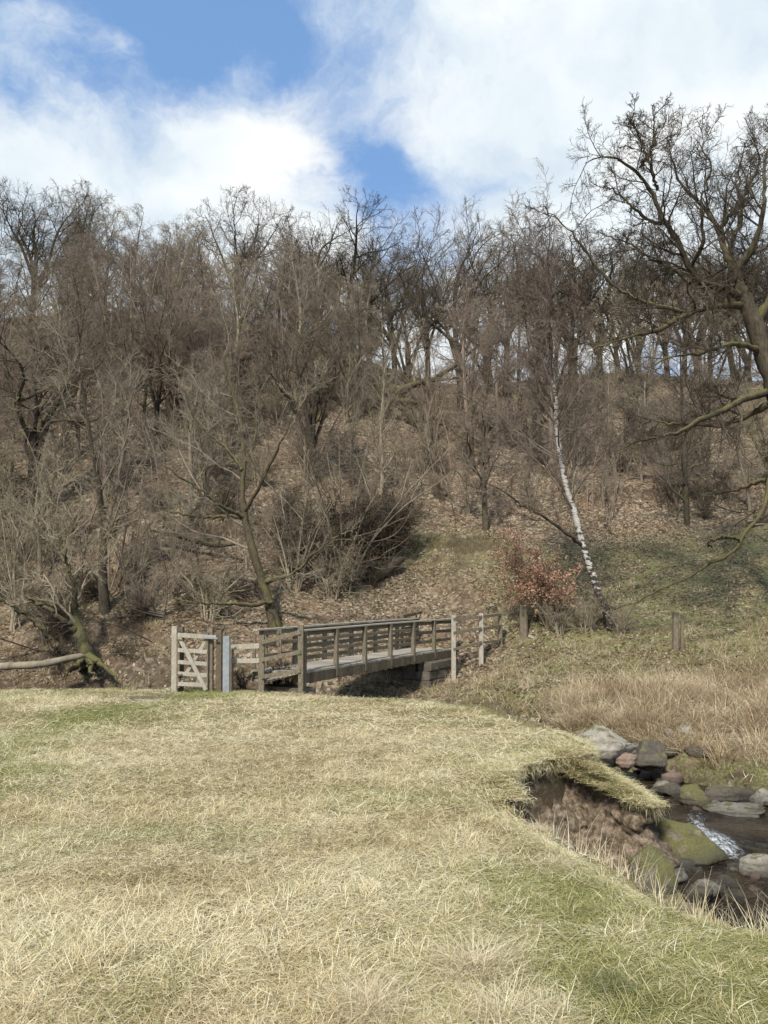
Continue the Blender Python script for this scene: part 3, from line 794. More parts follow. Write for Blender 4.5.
def grow(r, P0, R0, L0, sp, env=None):
    """children of a batch of branches. P0 (n,k,3) R0 (n,k) L0 (n)"""
    n, k, _ = P0.shape; c = sp['n']
    t = (np.arange(c)[None] + r.uniform(0, 1, (n, c))) / c
    t = sp['t0'] + (sp.get('t1', 1.0) - sp['t0']) * t
    f = t * (k - 1); i = np.clip(f.astype(int), 0, k - 2); fr = (f - i)[..., None]
    rows = np.arange(n)[:, None]
    base = P0[rows, i] * (1 - fr) + P0[rows, i + 1] * fr
    rad = R0[rows, i] * (1 - fr[..., 0]) + R0[rows, i + 1] * fr[..., 0]
    d = nrm(P0[rows, i + 1] - P0[rows, i])
    rv = r.normal(size=d.shape); perp = nrm(rv - (rv * d).sum(-1, keepdims=True) * d)
    if 'horiz' in sp: perp = nrm(perp * np.array([1, 1, 1 - sp['horiz']]))
    ang = np.radians(r.normal(sp['ang'], sp.get('angv', 10), t.shape))[..., None]
    D = nrm(d * np.cos(ang) + perp * np.sin(ang)).reshape(-1, 3)
    L = (L0[:, None] * sp['len'] * (1 - sp.get('fall', .5) * (t - sp['t0'])) * r.uniform(.6, 1.25, t.shape)).reshape(-1)
    B = base.reshape(-1, 3); rc = np.minimum(rad * sp.get('rr', .6), L0[:, None] * 9).reshape(-1)
    if env is not None:
        ec, er = env; q = (B - ec) / er; e = D / er
        a_ = (e * e).sum(1); b_ = (q * e).sum(1); c_ = (q * q).sum(1) - 1
        disc = np.maximum(b_ * b_ - a_ * c_, 0); far_ = np.where(c_ < 0, (-b_ + np.sqrt(disc)) / a_, .25 * L)
        L = np.minimum(L, np.maximum(far_ * r.uniform(.7, 1.08, L.shape), .12 * L))
    rc = np.maximum(rc, sp['rmin'])
    m = len(L); kk = sp['k']; pts = np.empty((m, kk, 3)); pts[:, 0] = B
    for j in range(1, kk):
        D = nrm(D + r.normal(0, sp['wob'], D.shape) + np.array([0, 0, sp.get('up', .08)]))
        pts[:, j] = pts[:, j - 1] + D * (L / (kk - 1))[:, None]
    R = rc[:, None] * np.linspace(1, sp.get('tip', .35), kk)[None]
    R = np.maximum(R, sp['rmin'] * .6)
    return pts, R, L


def tree_meshes(name, seed, trunks, levels, bark, limbmat, twig, env=None, split=1, ksides=(9, 7, 5, 4, 3, 3), trunk_k=26, wob0=.03):
    """trunks: list of polylines (x,y,z,r). The first 'split' levels of growth go into limbs (with the trunk), the rest into the crown."""
    r = np.random.default_rng(seed)
    pl = [resample(t, trunk_k, r, wob0) for t in trunks]
    P0 = np.stack([p[:, :3] for p in pl]); R0 = np.stack([p[:, 3] for p in pl]); L0 = np.linalg.norm(np.diff(P0, axis=1), axis=2).sum(1)
    out = {'trunk': [tubes(P0, R0, ksides[0])], 'crown': []}
    cur = (P0, R0, L0); allb = [cur]
    for li, sp in enumerate(levels):
        if sp.get('all'):      # grow from the trunk and every earlier level too
            pass
        pts, R, L = grow(r, *cur, sp, env)
        out['trunk' if li < split else 'crown'].append(tubes(pts, R, ksides[min(li + 1, 5)]))
        cur = (pts, R, L)
    res = {}
    for k_, mat in (('trunk', bark), ('crown', twig)):
        if not out[k_]: continue
        off = 0; Vs, Fs = [], []
        for V, F in out[k_]: Vs.append(V); Fs.append(F + off); off += len(V)
        res[k_] = mesh(name + '_' + k_, np.concatenate(Vs), np.concatenate(Fs), mat, True)
    return res


def lv(n, t0, ang, ln, k, wob, rmin, up=.08, fall=.5, rr=.6, **kw): return dict(n=n, t0=t0, ang=ang, len=ln, k=k, wob=wob, rmin=rmin, up=up, fall=fall, rr=rr, **kw)


def oak_template(seed, H, spread, mats, tr=.2, forks=4):
    r = np.random.default_rng(seed); trunks = []
    zf = H * r.uniform(.2, .3); c0 = np.array([r.normal(0, .12), r.normal(0, .12)])
    lead = [(0, 0, -.5, tr * 1.4), (0, 0, .4, tr), (c0[0], c0[1], zf, tr * .88), (c0[0] + r.normal(0, .4), c0[1] + r.normal(0, .4), H * .5, tr * .5), (c0[0] + r.normal(0, .9), c0[1] + r.normal(0, .9), H * .72, tr * .24), (c0[0] + r.normal(0, 1.2), c0[1] + r.normal(0, 1.2), H * .93, .012)]
    trunks.append(lead); a0 = r.uniform(0, 6.28)
    for i in range(forks):
        a = a0 + i * 2 * pi / forks + r.uniform(-.5, .5); z0 = zf * r.uniform(.8, 1.35); el = r.uniform(.25, 1.0); R_ = spread * r.uniform(.7, .95) * (1 - .35 * el)
        zt = z0 + (H - z0) * (.35 + .5 * el); kx = a + r.normal(0, .35)
        trunks.append([(c0[0] * .9, c0[1] * .9, z0 - .3, tr * .55), (c0[0] + cos(a) * R_ * .3, c0[1] + sin(a) * R_ * .3, z0 + (zt - z0) * r.uniform(.25, .45), tr * .42), (c0[0] + cos(kx) * R_ * .65, c0[1] + sin(kx) * R_ * .65, z0 + (zt - z0) * r.uniform(.55, .75), tr * .26), (c0[0] + cos(a) * R_, c0[1] + sin(a) * R_, zt, .014)])
    env = (np.array([0, 0, H * .60]), np.array([spread, spread, H * .42]))
    L = [lv(9, .25, 55, .42, 9, .22, .02, .10, .25, .55), lv(7, .2, 48, .5, 6, .22, .011, .07, .2, .6), lv(6, .15, 45, .5, 5, .2, .0065, .05, .2, .6), lv(5, .12, 42, .5, 3, .18, .005, .04, .3, .7)]
    return tree_meshes('oak', seed, trunks, L, mats[0], mats[0], mats[1], env, split=2, wob0=.06)


def slim_template(seed, H, spread, mats, tr=.13, stems=1):
    r = np.random.default_rng(seed); trunks = []
    for i in range(stems):
        a = r.uniform(0, 2 * pi); ln = .28 * H * (stems > 1) * r.uniform(.5, 1)
        trunks.append([(cos(a) * .1 * (stems > 1), sin(a) * .1 * (stems > 1), -.4, tr * 1.3), (cos(a) * (.15 + ln * .15), sin(a) * (.15 + ln * .15), H * .2, tr), (cos(a) * ln * .6 + r.normal(0, .2), sin(a) * ln * .6 + r.normal(0, .2), H * .55, tr * .6), (cos(a) * ln + r.normal(0, .4), sin(a) * ln + r.normal(0, .4), H * r.uniform(.9, 1), .012)])
    env = (np.array([0, 0, H * .56]), np.array([spread, spread, H * .5]))
    c = 22 if stems == 1 else max(8, 44 // stems)
    L = [lv(c, .16, 56, .34, 9, .2, .014, .06, .45, .42, angv=14), lv(8, .15, 50, .45, 6, .2, .007, .04, .3, .55), lv(7, .12, 46, .48, 4, .2, .0048, .03, .3, .7), lv(5, .1, 42, .5, 3, .18, .0042, .02, .3, .8)]
    return tree_meshes('slim', seed, trunks, L, mats[0], mats[0], mats[1], env, split=1, wob0=.05)


def sapling_template(seed, H, mats, n=3):
    r = np.random.default_rng(seed); tr = [[(r.normal(0, .12), r.normal(0, .12), -.2, .022), (r.normal(0, .3), r.normal(0, .3), H * .5, .016), (r.normal(0, .5), r.normal(0, .5), H, .006)] for _ in range(n)]
    L = [lv(12, .15, 38, .3, 5, .12, .006, .1), lv(5, .15, 36, .4, 3, .12, .0045, .06)]
    return tree_meshes('sapling', seed, tr, L, mats[0], mats[0], mats[1], None, split=0, ksides=(5, 3, 3, 3, 3, 3), trunk_k=12)


def shrub_template(seed, H, mats, n=9, dense=1):
    r = np.random.default_rng(seed); tr = []
    for i in range(n):
        a = r.uniform(0, 2 * pi); l = r.uniform(.2, .75) * H
        tr.append([(cos(a) * .12, sin(a) * .12, -.2, .035), (cos(a) * l * .3, sin(a) * l * .3, H * .4, .024), (cos(a) * l, sin(a) * l, H * r.uniform(.7, 1), .007)])
    L = [lv(9, .12, 50, .42, 7, .22, .008, .03), lv(int(7 * dense), .1, 50, .5, 5, .24, .005, .0), lv(5, .1, 46, .5, 3, .2, .004, .0)]
    return tree_meshes('shrub', seed, tr, L, mats[0], mats[0], mats[1], None, split=0, ksides=(6, 4, 3, 3, 3, 3), trunk_k=12)


def plant(name, tm, loc, rz=0, sc=1.0, label='', cat='tree', group=None, tilt=(0, 0), sz=None):
    root = empty(name, loc, label, cat, group); root.rotation_euler = (tilt[0], tilt[1], rz); root.scale = (sc, sc, sz or sc)
    for k in ('trunk', 'crown'):
        if k in tm: link({'shrub': {'trunk': 'stems', 'crown': 'twigs'}, 'bush': {'trunk': 'stems', 'crown': 'twigs'}}.get(cat, {}).get(k, k), tm[k], root)
    return root


def project(p):
    v = np.asarray(p, float) - CAM; f = v[1] * cos(PITCH) + v[2] * sin(PITCH); uu = -v[1] * sin(PITCH) + v[2] * cos(PITCH)
    return 384 + FPX * v[0] / f, 512 - FPX * uu / f


def hit(px, py, d0=14, d1=90):
    """where the line of sight meets the ground"""
    q = pix_dir(px, py); ds_ = np.linspace(d0, d1, 400); pts = CAM + q[None] * (ds_ / q[1])[:, None]
    g = ground_z(pts[:, 0], pts[:, 1]); m = np.nonzero(pts[:, 2] <= g)[0]
    return pts[m[0]] if len(m) else pts[-1]


pending = []      # fill plants wait here for a label that tells where each stands
# --- skyline oaks
OT = [oak_template(21, 10, 5.0, (M['oakfar'], M['twigdark'])), oak_template(22, 11, 4.6, (M['oakfar'], M['twigmid'])), oak_template(23, 10, 5.4, (M['oakfar'], M['twigdark']), .26), oak_template(24, 11.5, 4.4, (M['oakfar'], M['twigmid']), .2)]
OH = [10, 11, 10, 11.5]
ST = [slim_template(31, 9, 3.0, (M['twigp'], M['twigp'])), slim_template(32, 10, 3.3, (M['oak'], M['twigp'])), slim_template(33, 9, 3.0, (M['twig'], M['twig'])), slim_template(34, 8, 3.8, (M['oak'], M['twig']), .10, 4), slim_template(35, 8, 3.6, (M['twigmid'], M['twigp']), .08, 5)]
SH = [9, 10, 9, 8, 8]
SKY = [(28, 47, 186, 0), (78, 50, 190, 1), (-30, 44, 205, 3), (128, 52, 236, 2), (178, 50, 246, 3), (233, 50, 197, 0), (292, 50, 218, 1), (345, 49, 206, 2), (396, 50, 226, 3), (428, 56, 238, 1), (462, 50, 206, 3),
       (505, 52, 226, 0), (535, 49, 240, 1), (572, 50, 240, 2), (602, 46, 232, 0), (640, 48, 238, 1), (668, 52, 232, 3), (700, 48, 240, 2), (735, 52, 236, 0), (770, 49, 240, 1), (810, 50, 230, 2), (-60, 50, 220, 1),
       (370, 58, 250, 0), (490, 60, 245, 2), (620, 58, 250, 3), (685, 60, 255, 0), (750, 60, 250, 1), (410, 44, 262, 1), (555, 56, 248, 3), (320, 57, 240, 2)]
pr = np.random.default_rng(5)
for px, d, yt, ti in SKY:
    yt = yt - 4; x = (px - 384) / FPX * d * 1.03; z = GZ(x, d); top = P(px, yt, d)[2]
    H = max(5.5, top - z); s = H / OH[ti]
    pending.append(('skyline_tree', OT[ti], (x, d, z - .2), pr.uniform(0, 6.28), s, 'oak', px, d))
# --- mid-slope woodland: list of zones (px range, depth range, how many, templates, height range)
ZN = [((-40, 235), (28, 32), 7, (2, 3, 1, 0), (4.5, 6.5)), ((-40, 250), (33, 38), 15, (0, 1, 2, 4), (5.5, 8)), ((-40, 335), (38, 45), 26, (0, 2, 1, 4), (6.5, 9)), ((-40, 370), (44, 51), 26, (0, 1, 2, 2), (6.5, 8.8)),
      ((190, 400), (33, 42), 12, (2, 3, 4, 1), (4.5, 7.5)), ((380, 445), (40, 46), 3, (2, 4), (4, 7)),
      ((455, 545), (37, 44), 7, (0, 1, 0), (7, 10)), ((545, 800), (38, 46), 7, (1, 2, 3), (5, 9)), ((560, 790), (31, 38), 7, (2, 3), (3.5, 6)), ((-60, 60), (24, 30), 5, (2, 3, 4), (4, 7))]
for (x0, x1), (d0, d1), n, ts, (h0, h1) in ZN:
    for i in range(n):
        px = x0 + (x1 - x0) * (i + pr.uniform(.1, .9)) / n if n < 9 else pr.uniform(x0, x1); d = pr.uniform(d0, d1); ti = ts[pr.integers(len(ts))]
        x = (px - 384) / FPX * d * 1.02; z = GZ(x, d); s = pr.uniform(h0, h1) / SH[ti]
        pending.append(('bare_tree', ST[ti], (x, d, z - .1), pr.uniform(0, 6.28), s, 'slim%d' % ti, px, d))
# --- saplings and low shrubs
SAP = [sapling_template(41, 3.5, (M['twigp'], M['twigp']), 2), sapling_template(42, 3, (M['twig'], M['twig']), 4), sapling_template(43, 3.8, (M['twigdark'], M['twigp']), 1)]
SHR = [shrub_template(51, 1.8, (M['twigpale'], M['twig'])), shrub_template(52, 1.5, (M['twig'], M['twigp']), 12), shrub_template(53, 1.6, (M['oak'], M['twigdark']), 10)]
for (x0, x1), (y0, y1), n in [((560, 768), (450, 525), 24), ((590, 768), (400, 450), 12), ((420, 560), (430, 520), 18), ((200, 430), (400, 500), 22), ((0, 240), (420, 630), 34), ((430, 480), (380, 440), 5), ((400, 470), (470, 530), 8), ((470, 768), (384, 420), 14)]:
    for i in range(n):
        px, py = pr.uniform(x0, x1), pr.uniform(y0, y1); p = hit(px, py); pending.append(('sapling', SAP[pr.integers(3)], p, pr.uniform(0, 6.28), pr.uniform(.6, 1.35), 'sap', px, p[1]))
for (x0, x1), (y0, y1), n in [((0, 230), (520, 655), 6), ((230, 420), (470, 610), 8), ((560, 770), (400, 480), 20), ((640, 768), (470, 530), 3), ((420, 480), (440, 520), 4), ((470, 768), (380, 392), 14), ((0, 380), (380, 520), 7)]:
    for i in range(n):
        px, py = pr.uniform(x0, x1), pr.uniform(y0, y1); p = hit(px, py); k = pr.integers(3); pending.append(('bare_shrub', SHR[k], p, pr.uniform(0, 6.28), pr.uniform(.6, 1.2), 'shr', px, p[1]))

MARK = [(-200, 60, 'far left'), (60, 150, 'left of gate'), (150, 235, 'above gate'), (235, 330, 'above ramp fence'), (330, 430, 'above footbridge'),
        (430, 520, 'above path'), (520, 610, 'near birch'), (610, 700, 'above old posts'), (700, 1200, 'near big oak')]
KINDN = {'oak': ('bare skyline oak', 'tree'), 'slim0': ('slender purple twigged tree', 'tree'), 'slim1': ('tall dark stemmed tree', 'tree'), 'slim2': ('slender brown twigged tree', 'tree'), 'slim3': ('many stemmed dark tree', 'tree'),
         'slim4': ('pale many stemmed tree', 'tree'), 'sap': ('thin bare sapling', 'sapling'), 'shr': ('low leafless bush', 'bush')}
ORD = ['leftmost'] + [w_ + ' from left' for w_ in 'second third fourth fifth sixth seventh eighth ninth tenth eleventh twelfth'.split()]
def band(kd, d):
    if kd == 'oak': return 'front row' if d < 51 else 'back row'
    return ('low slope' if d < 28 else 'lower middle slope' if d < 33 else 'upper middle slope' if d < 38 else 'high slope' if d < 45 else 'slope top')
cells = {}
for it in pending:
    mk = [m[2] for m in MARK if m[0] <= it[6] < m[1]][0]
    cells.setdefault((it[5], mk, band(it[5], it[7])), []).append(it)
for (kd, mk, bd), its in cells.items():
    its.sort(key=lambda i: i[6]); base, cat = KINDN[kd]
    for j, it in enumerate(its):
        lb = '%s %s %s' % (base, bd, mk)
        if len(its) > 1: lb += ', ' + (ORD[j] if j < 12 else 'number %d from the left' % (j + 1))
        grp = {'oak': 'skyline trees', 'sap': 'saplings on the slope', 'shr': 'low bushes on the slope'}.get(kd, 'bare trees on the wooded slope')
        plant(it[0], it[1], it[2], it[3], it[4], lb, cat, grp, tilt=(pr.normal(0, .05), pr.normal(0, .05)))


# --- hero trees: their limbs follow the photograph, each with its own depth
def hero(name, base, parts_, twiglv, bark, twig, label, seed, trunk_levels=(), trunk_k=30, limbname='limb', limbmat=None, sides=12, env=None):
    """parts_: list of (kind, polyline[(px,py,depth,radius)])"""
    r = np.random.default_rng(seed); o3 = np.array(base); root = empty(name, o3, label, 'tree')
    crownV, crownF, off = [], [], 0
    for kind, pl, dens in parts_:
        W = np.array([[*P(a, b, c), rr_] for a, b, c, rr_ in pl]); k = trunk_k
        q = resample(W, k, r, .02 if kind == 'trunk' else .05)
        q[1:-1, :3] += r.normal(0, .018, (k - 2, 3)) * (1 if kind != 'root' else .4)
        q[:, 3] *= 1 + .07 * r.normal(size=k)
        V, F = tubes(q[None, :, :3] - o3, q[None, :, 3], sides)
        V = V + r.normal(0, .006, V.shape)
        link(kind if kind != 'limb' else limbname, mesh(kind, V, F, limbmat if kind == 'limb' and limbmat else bark, True), root)
        if dens:
            cur = (q[None, :, :3] - o3, q[None, :, 3], np.array([max(1.6, np.linalg.norm(np.diff(q[:, :3], axis=0), axis=1).sum())]))
            for li, sp in enumerate(twiglv):
                sp = dict(sp)
                if li == 0: sp['n'] = max(2, int(sp['n'] * dens))
                pts, R, L = grow(r, *cur, sp, (env[0] - o3, env[1]) if env else None); V, F = tubes(pts, R, [6, 5, 4, 3, 3][li]); crownV.append(V); crownF.append(F + off); off += len(V); cur = (pts, R, L)
    link('crown', mesh('crown', np.concatenate(crownV), np.concatenate(crownF), twig, True), root)
    return root


# big oak at the right edge
ob = P(797, 648, 20); ob[2] = GZ(ob[0], ob[1]) - .2
OL = [lv(15, .1, 54, .30, 10, .13, .014, .05, .35, .45), lv(8, .12, 50, .5, 8, .15, .0075, .03, .25, .55), lv(6, .12, 48, .52, 5, .15, .005, .02, .2, .6), lv(4, .1, 44, .58, 4, .14, .004, .01, .3, .7)]
hero('oak_tree', ob, [
    ('trunk', [(805, 655, 20, .58), (800, 600, 20, .44), (795, 520, 20, .38), (788, 450, 20, .33), (779, 400, 20, .29), (764, 350, 20, .24), (743, 297, 20, .20)], 0),
    ('limb', [(745, 302, 20, 0.158), (736, 270, 19.8, 0.106), (747, 258, 19.6, 0.0924), (756, 238, 19.4, 0.0792), (764, 210, 19, 0.0528), (760, 175, 19, 0.033), (768, 135, 19, 0.0099)], .9),
    ('limb', [(743, 297, 20, 0.132), (720, 287, 19.6, 0.0924), (698, 283, 19.3, 0.0792), (690, 265, 19.2, 0.0726), (676, 232, 19, 0.066), (662, 210, 19, 0.0594), (657, 188, 19, 0.0495), (640, 167, 19, 0.0363), (617, 152, 18.8, 0.0198), (596, 158, 18.8, 0.00792)], 1.1),
    ('limb', [(743, 297, 20.1, 0.132), (730, 262, 20.6, 0.0924), (719, 226, 21, 0.0726), (703, 200, 21.2, 0.0528), (684, 190, 21.4, 0.0363), (670, 165, 21.4, 0.0198), (664, 132, 21.5, 0.0066)], 1.1),
    ('limb', [(720, 228, 21, 0.066), (738, 207, 20.8, 0.0528), (752, 182, 20.6, 0.0429), (764, 155, 20.6, 0.0231), (752, 128, 20.4, 0.00792)], .8),
    ('limb', [(690, 268, 19.2, 0.0594), (706, 240, 18.6, 0.0396), (700, 205, 18.4, 0.033), (716, 170, 18.2, 0.0198), (706, 135, 18, 0.0066)], .9),
    ('limb', [(745, 305, 20, 0.106), (712, 305, 19.4, 0.0792), (682, 312, 19, 0.066), (656, 326, 18.8, 0.0561), (637, 328, 18.6, 0.0396), (612, 332, 18.6, 0.0198), (592, 345, 18.4, 0.00792)], .9),
    ('limb', [(682, 312, 19, 0.0561), (655, 305, 19.4, 0.0495), (630, 297, 19.8, 0.0429), (611, 282, 20, 0.0363), (592, 258, 20, 0.0297), (577, 234, 20, 0.0231), (556, 219, 20, 0.0145), (540, 206, 20, 0.0066)], .65),
    ('limb', [(752, 330, 20.2, .12), (738, 290, 21.2, .09), (730, 250, 21.8, .07), (744, 215, 22, .05), (735, 175, 22, .03), (741, 140, 22, .01)], .8),
    ('limb', [(668, 222, 19, .05), (650, 222, 19.6, .04), (628, 205, 20, .03), (607, 192, 20.2, .02), (592, 186, 20.4, .008)], .8),
    ('limb', [(657, 190, 19, .045), (650, 165, 18.6, .035), (636, 140, 18.4, .022), (622, 118, 18.3, .008)], .8),
    ('limb', [(640, 167, 19, .035), (655, 145, 19.5, .028), (660, 118, 19.8, .01)], .7),
    ('limb', [(690, 283, 19.3, .06), (672, 268, 20.2, .045), (648, 258, 20.8, .035), (628, 245, 21, .02), (610, 238, 21, .008)], .8),
    ('limb', [(768, 392, 20, 0.11), (745, 398, 19.6, 0.085), (718, 410, 19.2, 0.065), (690, 424, 18.9, 0.0528), (650, 436, 18.8, 0.0264), (610, 450, 18.8, 0.00792)], .9),
    ('limb', [(768, 405, 20, 0.099), (740, 420, 20.6, 0.0726), (712, 428, 21, 0.0462), (670, 425, 21.4, 0.0264), (630, 415, 21.5, 0.00792)], .7),
    ('limb', [(757, 350, 20, 0.0858), (735, 340, 19, 0.0594), (700, 352, 18.5, 0.0396), (668, 350, 18.2, 0.0198), (640, 362, 18, 0.00792)], .7),
    ('limb', [(752, 330, 20, 0.132), (775, 290, 20, 0.112), (800, 250, 20, 0.0858), (820, 190, 20, 0.0528), (810, 130, 20, 0.0198)], 1.0),
    ('limb', [(762, 360, 20, 0.132), (800, 330, 20, 0.099), (850, 310, 20, 0.066), (900, 280, 20, 0.0264)], .6),
    ('limb', [(771, 462, 20, 0.066), (768, 500, 19.6, 0.0561), (757, 520, 19.5, 0.0495), (744, 534, 19.5, 0.0462), (736, 550, 19.6, 0.0396), (715, 561, 19.8, 0.033), (690, 575, 20.2, 0.0264), (664, 590, 20.8, 0.0198), (640, 603, 21.2, 0.0145), (612, 613, 22, 0.0066)], .12),
    ('limb', [(742, 541, 19.5, 0.0396), (730, 535, 19.4, 0.0429), (716, 538, 19.3, 0.0396), (708, 547, 19.3, 0.0264), (712, 553, 19.4, 0.0132)], 0),
    ('limb', [(768, 478, 20.5, 0.066), (750, 484, 20.8, 0.0462), (735, 489, 21, 0.033), (715, 490, 21.4, 0.0231), (696, 480, 21.6, 0.0132), (680, 470, 21.8, 0.0066)], .25),
], OL, M['oak'], M['twigdark'], 'huge spreading bare oak with mossy limbs at the right edge', 61, limbmat=M['mossy'])

# silver birch
bb = P(607, 620, 23.4)
BL = [lv(46, .3, 48, .27, 10, .13, .013, .07, .35, .38), lv(11, .12, 42, .42, 6, .16, .007, .02, .3, .5), lv(8, .1, 40, .48, 5, .16, .005, -.02, .3, .7), lv(6, .1, 36, .5, 4, .14, .0042, -.04, .3, .8)]
hero('silver_birch', bb, [
    ('trunk', [(611, 628, 23.4, 0.16), (606, 612, 23.4, 0.12), (597, 590, 23.3, 0.1), (586, 556, 23.2, 0.096), (577, 522, 23.1, 0.092), (567, 490, 23, 0.08), (560, 458, 23, 0.076), (556, 420, 23, 0.068), (553, 380, 23, 0.052), (549, 335, 23.1, 0.032), (553, 300, 23, 0.0176), (548, 262, 23, 0.0064)], 0.8),
    ('limb', [(583, 546, 23.2, .06), (565, 532, 22.6, .045), (540, 515, 22.3, .035), (512, 495, 22, .022), (490, 480, 22, .01)], .22),
    ('limb', [(568, 495, 23, .06), (558, 480, 23.3, .05), (548, 466, 23.6, .04), (530, 440, 24, .03), (510, 420, 24, .012)], .3),
    ('limb', [(556, 415, 23, .05), (548, 395, 23, .04), (535, 375, 23, .03), (525, 345, 23.2, .02), (515, 300, 23.2, .01)], .3),
    ('limb', [(554, 400, 23, .04), (566, 360, 22.6, .03), (580, 320, 22.4, .02), (590, 280, 22.4, .01)], .3),
], BL, M['birch'], M['twigp'], 'leaning silver birch with black and white bark', 62, limbmat=M['twigdark'])

# left-centre mossy tree
mbp = P(268, 614, 23.6)
ML = [lv(15, .15, 52, .40, 9, .2, .012, .08, .3, .34), lv(7, .15, 46, .48, 6, .18, .009, .08, .3, .6), lv(6, .12, 42, .48, 4, .18, .006, .05, .3, .7), lv(5, .1, 40, .5, 3, .16, .0048, .02, .3, .8)]
hero('mossy_tree', mbp, [
    ('trunk', [(280, 646, 23.6, 0.265), (276, 630, 23.6, 0.218), (272, 616, 23.6, 0.172), (268, 600, 23.6, 0.148), (260, 575, 23.6, 0.133), (250, 545, 23.6, 0.117), (244, 518, 23.6, 0.109), (241, 490, 23.7, 0.0858), (243, 462, 23.8, 0.0741), (240, 428, 23.9, 0.0546), (228, 390, 24, 0.0351), (218, 350, 24, 0.0156)], 0.546),
    ('limb', [(245, 517, 23.6, 0.0702), (228, 509, 23.2, 0.0507), (204, 494, 22.9, 0.0351), (190, 482, 22.8, 0.0234), (172, 474, 22.6, 0.00936)], 0.312),
    ('limb', [(246, 519, 23.6, 0.0624), (230, 515, 23.9, 0.0468), (205, 517, 24.2, 0.0351), (175, 512, 24.4, 0.0234), (150, 503, 24.6, 0.00936)], 0.312),
    ('limb', [(244, 512, 23.6, 0.0702), (254, 497, 23.3, 0.0546), (262, 480, 23.1, 0.0429), (272, 458, 23, 0.0312), (290, 430, 22.8, 0.0195), (300, 390, 22.8, 0.0078)], 0.39),
    ('limb', [(264, 583, 23.6, 0.078), (280, 578, 23.2, 0.0663), (296, 575, 23, 0.0468), (308, 562, 22.8, 0.0351), (322, 550, 22.6, 0.0234), (345, 535, 22.6, 0.00936)], 0.312),
    ('limb', [(242, 470, 23.7, 0.0546), (230, 452, 24, 0.0429), (215, 440, 24.3, 0.0312), (195, 420, 24.5, 0.0195), (180, 390, 24.8, 0.0078)], 0.39),
    ('limb', [(272, 602, 23.4, 0.0624), (250, 606, 23.1, 0.0546), (225, 603, 23, 0.039), (195, 605, 23, 0.0234), (165, 598, 23, 0.00936)], 0.234),
], ML, M['mossy'], M['twig'], 'crooked mossy tree rooted behind the near end of the footbridge', 63)

# twin-stemmed pale tree, left
lb_ = P(104, 598, 24.5)
hero('forked_tree', lb_, [
    ('trunk', [(104, 626, 24.5, .24), (104, 606, 24.5, .18), (102, 575, 24.5, .13), (104, 545, 24.5, .12), (103, 515, 24.5, .10), (97, 470, 24.3, .07), (88, 430, 24.2, .05), (82, 390, 24, .03), (75, 340, 24, .012)], .9),
    ('limb', [(104, 530, 24.5, .08), (113, 505, 24.6, .07), (119, 480, 24.8, .06), (124, 450, 25, .045), (132, 415, 25, .03), (140, 370, 25, .012)], .5),
    ('limb', [(103, 540, 24.5, .06), (114, 528, 24.2, .05), (117, 520, 24, .03), (128, 505, 24, .012)], .2),
    ('limb', [(100, 495, 24.4, .05), (85, 470, 24, .04), (62, 490, 23.6, .03), (50, 500, 23.4, .012)], .2),
], ML, M['oak'], M['twig'], 'pale forked tree standing left of the gate', 64, limbmat=M['twigmid'])

# bank tree with exposed roots, left, low
hb = P(84, 655, 21.3)
hero('bank_tree', hb, [
    ('trunk', [(90, 668, 21.3, .30), (84, 650, 21.3, .20), (79, 632, 21.3, .16), (73, 612, 21.3, .12), (72, 585, 21.4, .09), (64, 555, 21.6, .06), (55, 520, 21.8, .03), (48, 480, 22, .012)], .7),
    ('limb', [(79, 632, 21.3, .08), (62, 620, 20.9, .06), (42, 608, 20.7, .05), (22, 598, 20.5, .03)], .15),
    ('limb', [(50, 640, 21, .06), (34, 618, 20.9, .06), (15, 605, 20.8, .05), (-5, 590, 20.8, .04)], .2),
    ('limb', [(74, 615, 21.3, .06), (78, 590, 21, .05), (68, 560, 20.8, .03), (72, 520, 20.8, .012)], .5),
    ('root', [(86, 655, 21.2, .12), (100, 662, 20.8, .08), (112, 672, 20.5, .04), (118, 682, 20.4, .02)], 0),
    ('root', [(84, 655, 21.2, .10), (78, 668, 20.7, .07), (70, 678, 20.5, .03)], 0),
    ('root', [(88, 658, 21.1, .09), (92, 672, 20.6, .05), (96, 684, 20.4, .02)], 0),
], ML, M['oak'], M['twig'], 'dark leaning tree on the stream bank with bared roots', 65)

# far-left tall tree and three more slope trees with heavy stems
for q, (px, py, d, topy, sd_s, lab) in enumerate([(28, 520, 29, 250, 71, 'dark broad tree at the left edge rising to mid height of the slope'), (310, 470, 33, 300, 72, 'bushy grey tree behind the mossy tree'),
                                               (150, 455, 34, 290, 73, 'many branched tree high above the pale forked tree')]):
    x = (px - 384) / FPX * d; z = GZ(x, d); H = P(px, topy, d)[2] - z
    plant('spreading_tree', OT[[3, 1, 3][q]], (x, d, z - .2), q * 1.3, H / OH[[3, 1, 3][q]], lab)
# slender straight trees, right of middle
for q, (px, py, d, hh, ti, lab) in enumerate([(687, 526, 31, 7.5, 1, 'dark straight trunked tree on the leafy slope between the old posts and the oak'), (486, 530, 33, 8.5, 1, 'straight dark trunked tree left of the silver birch'),
                                            (552, 470, 37, 9, 0, 'thin purple tree directly behind the silver birch'), (466, 430, 43, 9, 1, 'tall straight tree right of the broken fallen tree'), (640, 420, 44, 8, 3, 'dark tree on the upper slope left of the oak')]):
    p = hit(px, py); x, d = p[0], p[1]
    plant('slope_tree', ST[ti], (x, d, GZ(x, d) - .1), q, hh / SH[ti], lab)

